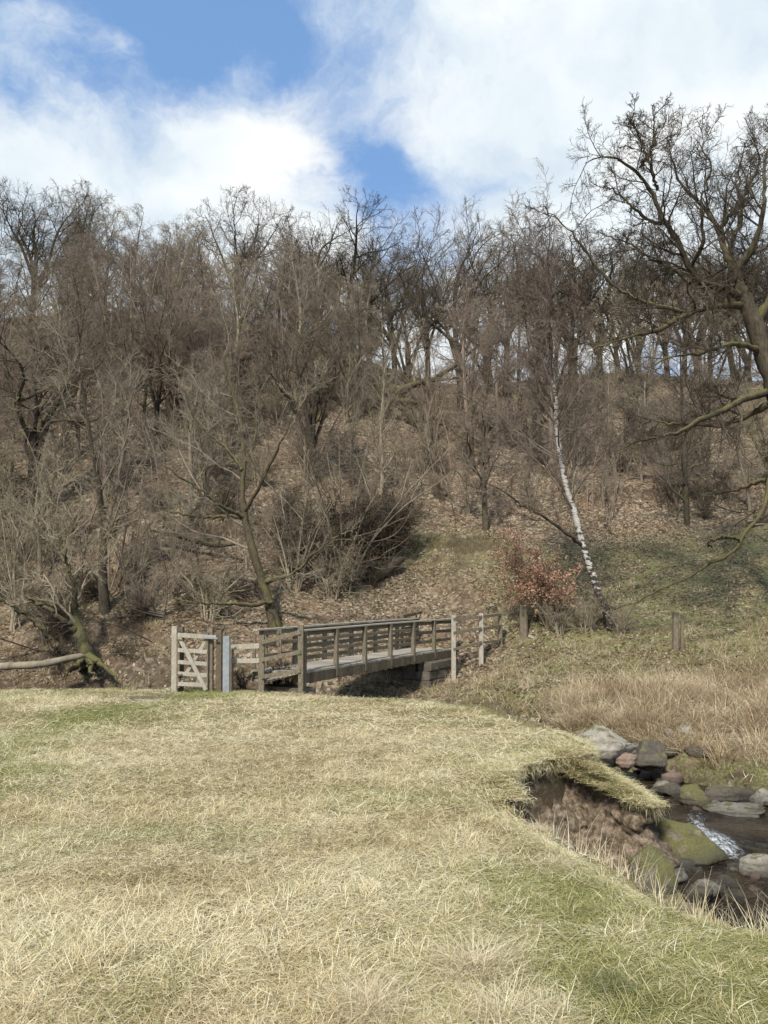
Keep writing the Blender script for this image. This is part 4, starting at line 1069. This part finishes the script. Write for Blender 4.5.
# big pale many-stemmed hazel in the middle, with a dark tangle at its foot
BIG = shrub_template(81, 5.6, (M['twigpale'], M['twigmid']), 14, .8)
BIG2 = shrub_template(82, 4.2, (M['twigpale'], M['twig']), 9, .7)
TAN = shrub_template(83, 2.0, (M['twigdark'], M['twigdark']), 26, 1.6)  # the thicket's inner shade is put into the dark twig colour
for q, (px, py, d, tm, s, lab, cat) in enumerate([(342, 588, 25.6, BIG, 1.05, 'large hazel fan of pale straight stems behind the footbridge', 'bush'), (388, 560, 27.5, BIG2, 1.0, 'smaller fan of pale stems right of the large hazel', 'bush'),
                                                  (295, 590, 25.6, BIG2, .95, 'pale stemmed bush between the mossy tree and the large hazel', 'bush'), (345, 572, 26.6, TAN, 1.4, 'dark dense tangle of branches at the foot of the large hazel', 'bush'),
                                                  (385, 556, 28, TAN, 1.2, 'dark tangled bush right of the hazel foot', 'bush'), (308, 575, 26.6, TAN, 1.05, 'dark tangled bush left of the hazel foot', 'bush'), (60, 640, 22.2, TAN, .7, 'dark tangled bush on the left stream bank', 'bush'),
                                                  (130, 600, 25, BIG2, .8, 'pale twiggy bush right of the forked tree', 'bush'), (20, 560, 26, BIG2, .9, 'pale twiggy bush at the left edge of the slope', 'bush')]):
    p = hit(px, py); plant('hazel_bush' if 'pale' in lab else 'tangled_bush', tm, (p[0], p[1], p[2] - .1), q * 1.1, s, lab, cat)

# low pale brush round the birch foot
for q, (px, py, s, lab) in enumerate([(588, 632, .75, 'pale twiggy brush at the left foot of the silver birch'), (622, 634, .6, 'pale twiggy brush at the right foot of the silver birch'), (560, 634, .6, 'low pale brush between the birch and the straining post')]):
    p = hit(px, py); plant('brushwood', SHR[0], (p[0], p[1], p[2] - .05), q * 2, s, lab, 'bush')
for q, (px, py, s, lab) in enumerate([(273, 688, .45, 'dark bramble at the left under the footbridge ramp'), (288, 686, .4, 'dark bramble under the footbridge ramp beside the corner post'), (245, 690, .35, 'small bramble below the short pale rails')]):
    p = P(px, py, 17.6); plant('bramble', SHR[2], (p[0], p[1], GZ(p[0], p[1]) - .05), q * 2, s, lab, 'bush')

# fallen broken tree high on the slope
fb = P(400, 408, 42)
hero('fallen_tree', fb, [
    ('trunk', [(374, 384, 42, .10), (384, 392, 42, .24), (394, 400, 42, .30), (404, 408, 42, .26), (412, 420, 42, .10)], .2),
    ('limb', [(396, 402, 42, .22), (403, 390, 41.6, .20), (415, 384, 41.4, .18), (432, 380, 41.2, .15), (448, 370, 41, .12), (462, 355, 41, .08), (474, 342, 41, .03)], .25),
    ('limb', [(430, 381, 41.2, .09), (450, 378, 41, .07), (470, 376, 41, .03)], .2),
    ('limb', [(402, 401, 41.8, .16), (412, 402, 41.5, .14), (421, 403, 41.5, .10), (420, 412, 41.5, .06)], .3),
    ('limb', [(408, 412, 41.8, .1), (420, 422, 41.5, .08), (434, 425, 41.4, .05), (446, 432, 41.4, .02)], .4),
], ML[:3], M['mossy'], M['twigpale'], 'broken fallen tree with mossy limbs high on the slope', 66, limbmat=M['oak'])

def log(name, pl, mat, label, seed, cat='log'):
    r = np.random.default_rng(seed); W = np.array([[*P(a, b, c), rr_] for a, b, c, rr_ in pl]); q = resample(W, 24, r, .01); q[:, 3] *= 1 + .06 * r.normal(size=24); q[0, 3] = q[-1, 3] = .012
    V, F = tubes(q[None, :, :3], q[None, :, 3], 10); o3 = W[0, :3]
    # closed ends
    n = len(V); V = np.vstack([V, q[0, :3], q[-1, :3]]); ring = list(range(10))
    F = np.vstack([F, [(n, (i + 1) % 10, i, i) for i in ring][:0] or np.zeros((0, 4), int)])
    o = link(name, mesh(name, V - o3, F, mat, True), None, o3); tag(o, label, cat)
log('fallen_log', [(-20, 668, 20.2, .09), (10, 666, 20.2, .10), (40, 665, 20.2, .10), (62, 660, 20.3, .09), (86, 655, 20.5, .07)], M['twig'], 'pale fallen log lying along the left stream bank', 1)
log('fallen_log', [(150, 530, 27.6, .05), (175, 535, 27.4, .09), (195, 540, 27.2, .10), (215, 547, 27, .09), (238, 545, 26.8, .05)], M['oak'], 'dark branch lying on orange leaves left of the mossy tree', 2)
log('fallen_log', [(360, 586, 27.2, .10), (378, 576, 27.4, .20), (392, 566, 27.8, .20), (404, 558, 28.2, .12)], M['twigdark'], 'thick dark log lying right of the hazel foot', 3)

# broken branches lying on the slope
BR = [sapling_template(91, 2.6, (M['oak'], M['twig']), 2), shrub_template(92, 1.7, (M['twig'], M['twigdark']), 6), sapling_template(93, 3.2, (M['twigdark'], M['twigp']), 1)]
bq_ = []
for (x0, x1), (y0, y1), n in [((10, 160), (560, 660), 9), ((140, 240), (520, 640), 9), ((280, 420), (590, 620), 2), ((560, 760), (520, 560), 4), ((590, 768), (400, 480), 10), ((100, 380), (430, 520), 8)]:
    for i_ in range(n): bq_.append((pr.uniform(x0, x1), pr.uniform(y0, y1), pr.integers(3)))
bq_.sort(); cnt = {}
for px, py, k in bq_:
    p = hit(px, py); mk = [m[2] for m in MARK if m[0] <= px < m[1]][0]; hb_ = 'upper' if p[1] > 34 else 'middle' if p[1] > 27 else 'lower'; cnt[(mk, hb_)] = cnt.get((mk, hb_), 0) + 1
    ro = plant('fallen_branch', BR[k], (p[0], p[1], p[2] + .08), pr.uniform(0, 6.28), pr.uniform(.6, 1.1), 'dead branch lying on leaves of the %s slope %s, %s' % (hb_, mk, ORD[cnt[(mk, hb_)] - 1]), 'branch', 'fallen branches on the slope', tilt=(pr.choice([-1, 1]) * pr.uniform(1.25, 1.5), 0))

# ------------------------------------------------------------------ beech sapling with withered leaves
def leaf_cloud(r, C, sz, flat=.0):
    n = len(C); a = r.normal(size=(n, 3)); a = nrm(a); b = nrm(np.cross(a, r.normal(size=(n, 3)))); L = (sz * r.uniform(.6, 1.3, n))[:, None]
    V = np.stack([C - a * L, C + b * L * .5, C + a * L, C - b * L * .5], 1).reshape(-1, 3)
    return V, np.arange(n * 4).reshape(n, 4)
M['beech'] = mk_leaf('withered_leaf', [(0, (.22, .11, .07)), (.5, (.42, .235, .15)), (1, (.58, .40, .28))])
p = hit(548, 628); by = empty('beech_sapling', p, 'low beech sapling holding withered orange leaves beside the silver birch', 'sapling')
r = np.random.default_rng(8)
st = [[(0, 0, -.1, .03), (r.normal(0, .3), r.normal(0, .2), .8, .02), (r.uniform(-1.9, 1.0), r.normal(0, .6), r.uniform(1.3, 2.9), .006)] for _ in range(20)]
pl = np.stack([resample(t, 14, r, .02) for t in st]); V, F = tubes(pl[..., :3], pl[..., 3], 5)
link('stems', mesh('stems', V, F, M['twig'], True), by)
l1 = grow(r, pl[..., :3], pl[..., 3], np.full(20, 2.2), lv(9, .3, 60, .35, 5, .15, .005, .0)); l2 = grow(r, *l1, lv(5, .2, 50, .5, 4, .15, .004, 0))
V1, F1 = tubes(l1[0], l1[1], 3); V2, F2 = tubes(l2[0], l2[1], 3); link('twigs', mesh('twigs', np.vstack([V1, V2]), np.vstack([F1, F2 + len(V1)]), M['twig'], True), by)
C = l2[0][:, 1:].reshape(-1, 3); C = np.repeat(C, 3, 0) + r.normal(0, .06, (len(C) * 3, 3)); V, F = leaf_cloud(r, C[C[:, 2] > .15], .042)
link('leaves', mesh('leaves', V, F, M['beech']), by)

# ------------------------------------------------------------------ scatter by geometry nodes (uncountable cover only)
def blades(r, n, spread, length, lean, curve, width, k=4, lie=0.0):
    base = np.c_[r.normal(0, spread, (n, 2)), np.zeros(n)]; az = r.uniform(0, 2 * pi, n); ln = length * r.uniform(.5, 1.2, n)
    out = np.c_[np.cos(az), np.sin(az)]; th = np.clip(r.normal(lean, .25, n), 0, 1.5); pts = np.empty((n, k, 3)); pts[:, 0] = base; cur = base.copy()
    tw = r.uniform(-.7, .7, n)
    for j in range(1, k):
        th = np.clip(th + curve * r.uniform(.4, 1.2, n) / (k - 1), 0, 1.75); az = az + tw / (k - 1)
        cur = cur + (ln / (k - 1))[:, None] * np.c_[np.sin(th) * np.cos(az), np.sin(th) * np.sin(az), np.cos(th)]; cur[:, 2] = np.maximum(cur[:, 2], .004); pts[:, j] = cur
    wv = width * r.uniform(.6, 1.3, n)[:, None] * np.linspace(1, .15, k)[None]
    side = np.c_[-np.sin(az), np.cos(az), r.normal(0, .35, n)]; side = nrm(side)
    V = np.stack([pts - side[:, None] * wv[..., None] / 2, pts + side[:, None] * wv[..., None] / 2], 2)
    ii = np.arange(n * k * 2).reshape(n, k, 2); F = np.stack([ii[:, :-1, 0], ii[:, :-1, 1], ii[:, 1:, 1], ii[:, 1:, 0]], -1).reshape(-1, 4)
    return V.reshape(-1, 3), F


def field(name, pts, tiltx, tilty, scl, tint, nb, spread, length, lean, curve, width, mat, label, k=4, cat='grass', lay=None, droop=False):
    """real blades: nb of them round every root point, all in one mesh with a per-blade random value and tint"""
    r = np.random.default_rng(sum(map(ord, name))); pts = np.repeat(np.asarray(pts, float), nb, 0); n = len(pts)
    sc = np.repeat(scl, nb); tx = np.repeat(tiltx, nb); ty = np.repeat(tilty, nb); tn = np.repeat(tint, nb)
    off = r.normal(0, 1, (n, 2)) * spread * sc[:, None]; az = r.uniform(0, 2 * pi, n)
    if lean < .7: az = np.arctan2(off[:, 1], off[:, 0]) + r.normal(0, .7, n)      # tufts splay outwards
    if lay is not None: az = az + lay * np.sin(az - 2.2)
    ln = length * sc * r.uniform(.45, 1.2, n); th = np.clip(r.normal(lean, .25, n), 0, 1.5); q = np.empty((n, k, 3)); cur = np.c_[off, np.zeros(n)]; q[:, 0] = cur
    tw = r.uniform(-.7, .7, n)
    for j in range(1, k):
        th = np.clip(th + curve * r.uniform(.4, 1.2, n) / (k - 1), 0, 2.9 if droop else 1.75); az = az + tw / (k - 1)
        cur = cur + (ln / (k - 1))[:, None] * np.c_[np.sin(th) * np.cos(az), np.sin(th) * np.sin(az), np.cos(th)]; cur[:, 2] = cur[:, 2] if droop else np.maximum(cur[:, 2], .006); q[:, j] = cur
    q[..., 2] += q[..., 0] * tx[:, None] + q[..., 1] * ty[:, None]
    q += pts[:, None]
    wv = width * r.uniform(.6, 1.3, n)[:, None] * np.linspace(1, .15, k)[None]
    side = nrm(np.c_[-np.sin(az), np.cos(az), r.normal(0, .35, n)])
    V = np.stack([q - side[:, None] * wv[..., None] / 2, q + side[:, None] * wv[..., None] / 2], 2)
    ii = np.arange(n * k * 2).reshape(n, k, 2); F = np.stack([ii[:, :-1, 0], ii[:, :-1, 1], ii[:, 1:, 1], ii[:, 1:, 0]], -1).reshape(-1, 4)
    me = mesh(name, V.reshape(-1, 3), F, mat, False, {'tint': ('FLOAT', np.repeat(tn, k * 2)), 'rnd': ('FLOAT', np.repeat(np.clip(r.uniform(-.05, 1, n) + .55 * fbm(pts[:, 0], pts[:, 1], 1.3, 5) + .2, 0, 1), k * 2))})
    return tag(link(name, me), label, cat, kind='stuff')


def frus(r, n, y0, y1, x0=-99, x1=99, mar=.8, pw=1.0):
    """random ground points inside the part of the world the photograph looks at"""
    y = np.sqrt(r.uniform(y0 ** 2, y1 ** 2, n)) if pw == 1 else (y0 ** pw + (y1 ** pw - y0 ** pw) * r.uniform(0, 1, n)) ** (1 / pw)
    x = r.uniform(-1, 1, n) * (y * .53 + mar); k = (x > x0) & (x < x1); return x[k], y[k]


def surf_rot(X, Y, r, amt=.9):
    e = .15; zx = (ground_z(X + e, Y) - ground_z(X - e, Y)) / (2 * e); zy = (ground_z(X, Y + e) - ground_z(X, Y - e)) / (2 * e)
    lim = .9; zx = np.clip(zx, -lim, lim) * amt; zy = np.clip(zy, -lim, lim) * amt
    return np.c_[np.arctan(zy), -np.arctan(zx), r.uniform(0, 2 * pi, len(X))]


GREENS = [(0, (.13, .14, .04)), (.5, (.32, .32, .11)), (1, (.52, .48, .22))]
M['blade'] = mk_blade('meadow_blade', STRAW, GREENS)
M['rush'] = mk_blade('rush_blade', [(0, (.17, .10, .05)), (.35, (.40, .28, .16)), (.75, (.58, .45, .28)), (1, (.78, .67, .47))], GREENS)
M['litterblade'] = mk_leaf('fallen_leaf', [(0, (.085, .06, .037)), (.45, (.195, .14, .085)), (.8, (.34, .262, .165)), (.96, (.42, .34, .23)), (1, (.58, .50, .37))])
r = np.random.default_rng(77)


def tilt(X, Y, lim=.7, e=.12):
    zx = (ground_z(X + e, Y) - ground_z(X - e, Y)) / (2 * e); zy = (ground_z(X, Y + e) - ground_z(X, Y - e)) / (2 * e)
    return np.clip(zx, -lim, lim), np.clip(zy, -lim, lim)


def meadow_points(n, y0, y1, pw=1.0):
    X, Y = frus(r, n, y0, y1, pw=pw); z, s_, _ = ground_z(X, Y, True); k = (s_ > .03) & (r.uniform(0, 1, len(X)) > 1.1 * np.exp(-(((X + 4.6) / .8) ** 2 + ((Y - 15.2) / 1.2) ** 2))); return X[k], Y[k], z[k], s_[k]
for nm, n, y0, y1, pw, nb, sp, ln, wd, kk, lb in [
        ('meadow_grass', 30000, 2.6, 6.4, .6, 13, .05, .088, .0036, 4, 'matted straw coloured grass covering the near meadow'),
        ('middle_meadow_grass', 26000, 6.2, 10.6, .8, 11, .07, .10, .0054, 3, 'matted straw coloured grass covering the middle of the meadow'),
        ('far_meadow_grass', 30000, 10.4, 18.8, 1.2, 8, .10, .13, .0085, 3, 'matted straw coloured grass covering the far edge of the meadow')]:
    X, Y, Z, s_ = meadow_points(n, y0, y1, pw); g_ = green_at(X, Y, s_); tx, ty = tilt(X, Y)
    field(nm, np.c_[X, Y, Z - .004], tx, ty, r.uniform(.7, 1.3, len(X)) * (1 + .5 * fbm(X, Y, 1.2, 3)), np.clip(g_ + r.normal(0, .12, len(X)), 0, 1), nb, sp, ln, 1.22, .55, wd, M['blade'], lb, kk, lay=.5)
# rougher tufts here and there
X, Y, Z, s_ = meadow_points(4200, 2.6, 17, 1.1); q = fbm(X, Y, .8, 3) + .45 * sm(s_, .9, .1) + .25 * sm(X, 0, 2) * sm(Y, 7, 4) + .25 * sm(X, -4.5, -6.5); k = q > .14; X, Y, Z, s_ = X[k], Y[k], Z[k], s_[k]; tx, ty = tilt(X, Y, .3)
field('tussock_grass', np.c_[X, Y, Z - .01], tx, ty, r.uniform(.4, .95, len(X)) * np.where((s_ < .6) & (X > 1), .65, 1), np.clip(green_at(X, Y, s_) + r.normal(-.1, .15, len(X)), 0, 1), 60, .05, .17, .7, 1.0, .0045, M['blade'], 'longer tufts of grass along the meadow edge and foreground')
# grass on the turf lips
n = 900; C, nn, zt = scarA; i = r.integers(0, len(C), n); of = r.uniform(-.15, .14, n)
E1 = np.c_[C[i] + nn[i] * of[:, None], zt[i] + .02 - .15 * np.maximum(of, 0)]
C, nn, zt = scarB; i = r.integers(0, len(C), 700); of = r.uniform(-.1, .13, 700)
E2 = np.c_[C[i] + nn[i] * of[:, None], zt[i] + .01 - .25 * np.maximum(of, 0)]
LV = LEDGE[r.integers(0, len(LEDGE), 900)] + r.normal(0, .02, (900, 3)) * (1, 1, .1)
EP = np.vstack([E1, E2, LV]); zz = np.zeros(len(EP))
field('bank_turf', EP, zz, zz, r.uniform(.5, 1.0, len(EP)), np.clip(r.normal(.4, .2, len(EP)), 0, 1), 26, .06, .13, .95, 1.4, .005, M['blade'], 'short turf hanging over the lip of the eroded bank')
C, nn, zt = scarB; i = r.integers(len(C) // 4, len(C), 230); dz = r.uniform(0, .10, 230) * np.interp(i, [len(C) // 4, len(C) * .45, len(C)], [.2, 1, 1]); HP = [np.c_[C[i] + nn[i] * (.04 + .2 * dz[:, None]), zt[i] - dz]]
C, nn, zt = scarA; i = r.integers(0, len(C), 330); dz = r.uniform(0, .10, 330); HP.append(np.c_[C[i] + nn[i] * .09, zt[i] - dz]); HP = np.vstack(HP); zz = np.zeros(len(HP))
field('hanging_turf', HP, zz, zz, r.uniform(.5, 1.1, len(HP)), np.clip(r.normal(.35, .2, len(HP)), 0, 1), 22, .05, .15, 1.2, 1.8, .005, M['blade'], 'grass and roots hanging down the face of the eroded bank', 4, droop=True)
# dry stems at the brink
te = r.uniform(0, 1, 330) ** 1.5; ey = 3.0 + te * 4.5; exx = np.interp(ey, [3, 4, 4.9, 5.7, 6.6, 7.5, 8.2], [2.5, 2.1, 1.9, 1.75, 1.6, 1.4, 1.38]) + r.normal(.05, .12, 330); zz = np.zeros(330)
field('dry_stems', np.c_[exx, ey, ground_z(exx, ey)], zz, zz, r.uniform(.3, 1.0, 330), zz, 5, .05, .32, .35, .6, .004, M['blade'], 'pale dry stems standing along the brink of the stream bank')


def ppix(X, Y, z):
    f = Y * cos(PITCH) + (z - 1.6) * sin(PITCH); return 384 + FPX * X / f, 512 - FPX * (-Y * sin(PITCH) + (z - 1.6) * cos(PITCH)) / f
# rushes on the far bank
X = r.uniform(2.2, 12, 9000); Y = r.uniform(10.5, 20, 9000); z, s_, d_ = ground_z(X, Y, True); px, py = ppix(X, Y, z)
den = sm(X, 3.0, 3.9) * sm(Y, 18.4, 16.4) * sm(d_ - chan_w(X, Y), .3, .7) * sm(z, -.95, -.75); den = den * (.3 + 1.0 * sm(fbm(X, Y, .8, 3), -.2, .25)); k = (s_ < -.8) & (r.uniform(0, 1, len(X)) < den * .6); n = k.sum(); zz = np.zeros(n)
field('rushes', np.c_[X, Y, z - .03][k], zz, zz, r.uniform(.35, 1.05, n), np.clip(r.normal(.04, .08, n), 0, 1), 60, .09, .62, .32, 1.3, .009, M['rush'], 'dense tan rushes and dead grass on the far stream bank')
# short grass of the terrace and banks
X, Y = frus(r, 52000, 11, 32, x0=1.0); z, s_, d_ = ground_z(X, Y, True)
hgp = .9 * np.exp(-(((X - 4.5) / 3.5) ** 2 + ((Y - 18.4) / 2) ** 2)) + 1.0 * sm(X, 2.6, 5) * sm(Y, 12, 14) * sm(Y, 31, 28.5) * (.35 + .65 * sm(fbm(X, Y, .6, 3), -.15, .15)) + .3 * np.exp(-(((X - 2.2) / 2.4) ** 2 + ((Y - 30) / 2.2) ** 2))
k = (s_ < -.4) & (d_ > chan_w(X, Y) + .25) & (r.uniform(0, 1, len(X)) < hgp * .7); n = k.sum(); tx, ty = tilt(X[k], Y[k])
field('bank_grass', np.c_[X, Y, z - .02][k], tx, ty, r.uniform(.4, 1.0, n), np.clip(r.normal(.62, .25, n), 0, 1), 16, .12, .17, .9, .9, .010, M['blade'], 'short green and straw grass on the terrace across the stream', 3)
X, Y = frus(r, 2500, 17.2, 23); z, s_, d_ = ground_z(X, Y, True); k = (s_ < -.1) & (d_ > .7) & (r.uniform(0, 1, len(X)) < .5); n = k.sum(); zz = np.zeros(n)
field('rank_grass', np.c_[X, Y, z - .02][k], zz, zz, r.uniform(.35, .7, n), np.clip(r.normal(.3, .2, n), 0, 1), 40, .1, .6, .4, 1.2, .009, M['rush'], 'rank dead grass along the gully under the footbridge')
# fallen leaves
def leaves(n, y0, y1, sz, name, label, x0=-99, pw=1.0):
    X, Y = frus(r, n, y0, y1, x0=x0, pw=pw); z, s_, d_ = ground_z(X, Y, True); k = (s_ < -.3) & (d_ > 1.0) & (r.uniform(0, 1, len(X)) < (1 - .93 * sm(X, 3, 4) * sm(Y, 18, 16)) * (.25 + .9 * sm(fbm(X, Y, 1.1, 4), -.25, .2))) & (np.abs(ground_z(X, Y + .15) - z) < .2); X, Y, z = X[k], Y[k], z[k]
    pd, _ = seg_dist(X, Y, np.array([(2.1, 24.6), (2.7, 26.2), (2.3, 27.8), (3.0, 29.4), (2.0, 31.5), (2.6, 34), (1.8, 38)])); k = (pd > .4) | (r.uniform(0, 1, len(X)) < .3); X, Y, z = X[k], Y[k], z[k]; n = len(X)
    a = r.uniform(0, 2 * pi, n); t1 = np.c_[np.cos(a), np.sin(a), r.normal(0, .35, n)]; t2 = np.c_[-np.sin(a), np.cos(a), r.normal(0, .35, n)]
    e = .2; zx = (ground_z(X + e, Y) - z) / e; zy = (ground_z(X, Y + e) - z) / e
    t1[:, 2] += t1[:, 0] * zx + t1[:, 1] * zy; t2[:, 2] += t2[:, 0] * zx + t2[:, 1] * zy
    L = (sz * r.uniform(.4, 1.45, n))[:, None]; c = np.c_[X, Y, z + .03]
    V = np.stack([c - t1 * L, c + t2 * L * .6, c + t1 * L, c - t2 * L * .6], 1).reshape(-1, 3)
    o = link(name, mesh(name, V, np.arange(n * 4).reshape(n, 4), M['litterblade'])); tag(o, label, 'leaves', kind='stuff')
leaves(110000, 15, 34, .042, 'fallen_leaves', 'brown fallen leaves strewn over the lower slope and banks')
leaves(70000, 34, 56, .06, 'upper_fallen_leaves', 'brown fallen leaves strewn over the upper slope')

# ------------------------------------------------------------------ single tussocks in the foreground
big_t = [mesh('tussock', *blades(r, 620, .07, .33, .45, 1.3, .0036, 6), None) for _ in range(3)]
def tmat(name, st):
    m, T = new_mat(name); finish(T, T.ramp(island(T), st), .75, spec=.25, trans=.3); return m
pale_m = tmat('pale_tussock_blade', [(0, (.38, .29, .15)), (.4, (.72, .60, .38)), (1, (.88, .80, .58))]); grn_m = tmat('green_rush_blade', [(0, (.05, .06, .02)), (.6, (.15, .16, .07)), (1, (.45, .40, .22))])
for q, (px, py, s, mt, lab) in enumerate([(478, 972, 1.25, pale_m, 'large pale tussock in the foreground right of centre'), (372, 1010, 1.05, pale_m, 'pale tussock at the bottom edge near the middle'), (612, 990, .7, grn_m, 'small dark green rush tuft in the foreground right'),
                                         (500, 1022, 1.0, pale_m, 'pale tussock at the bottom edge below the large tussock'), (545, 1016, .75, pale_m, 'pale tussock at the bottom edge left of the green tuft'), (555, 866, .7, pale_m, 'low tussock near the eroded bank brink'), (540, 830, .6, pale_m, 'small tussock just below the eroded notch')]):
    p = hit(px, py, 2.2, 12); me = big_t[q % 3].copy(); me.materials.append(mt)
    o = link('grass_tussock', me, None, (p[0], p[1], p[2] - .02)); o.scale = (s * .8, s * .8, s * .52); o.rotation_euler = (0, 0, q * 1.7); tag(o, lab, 'tussock', 'single tussocks in the foreground')
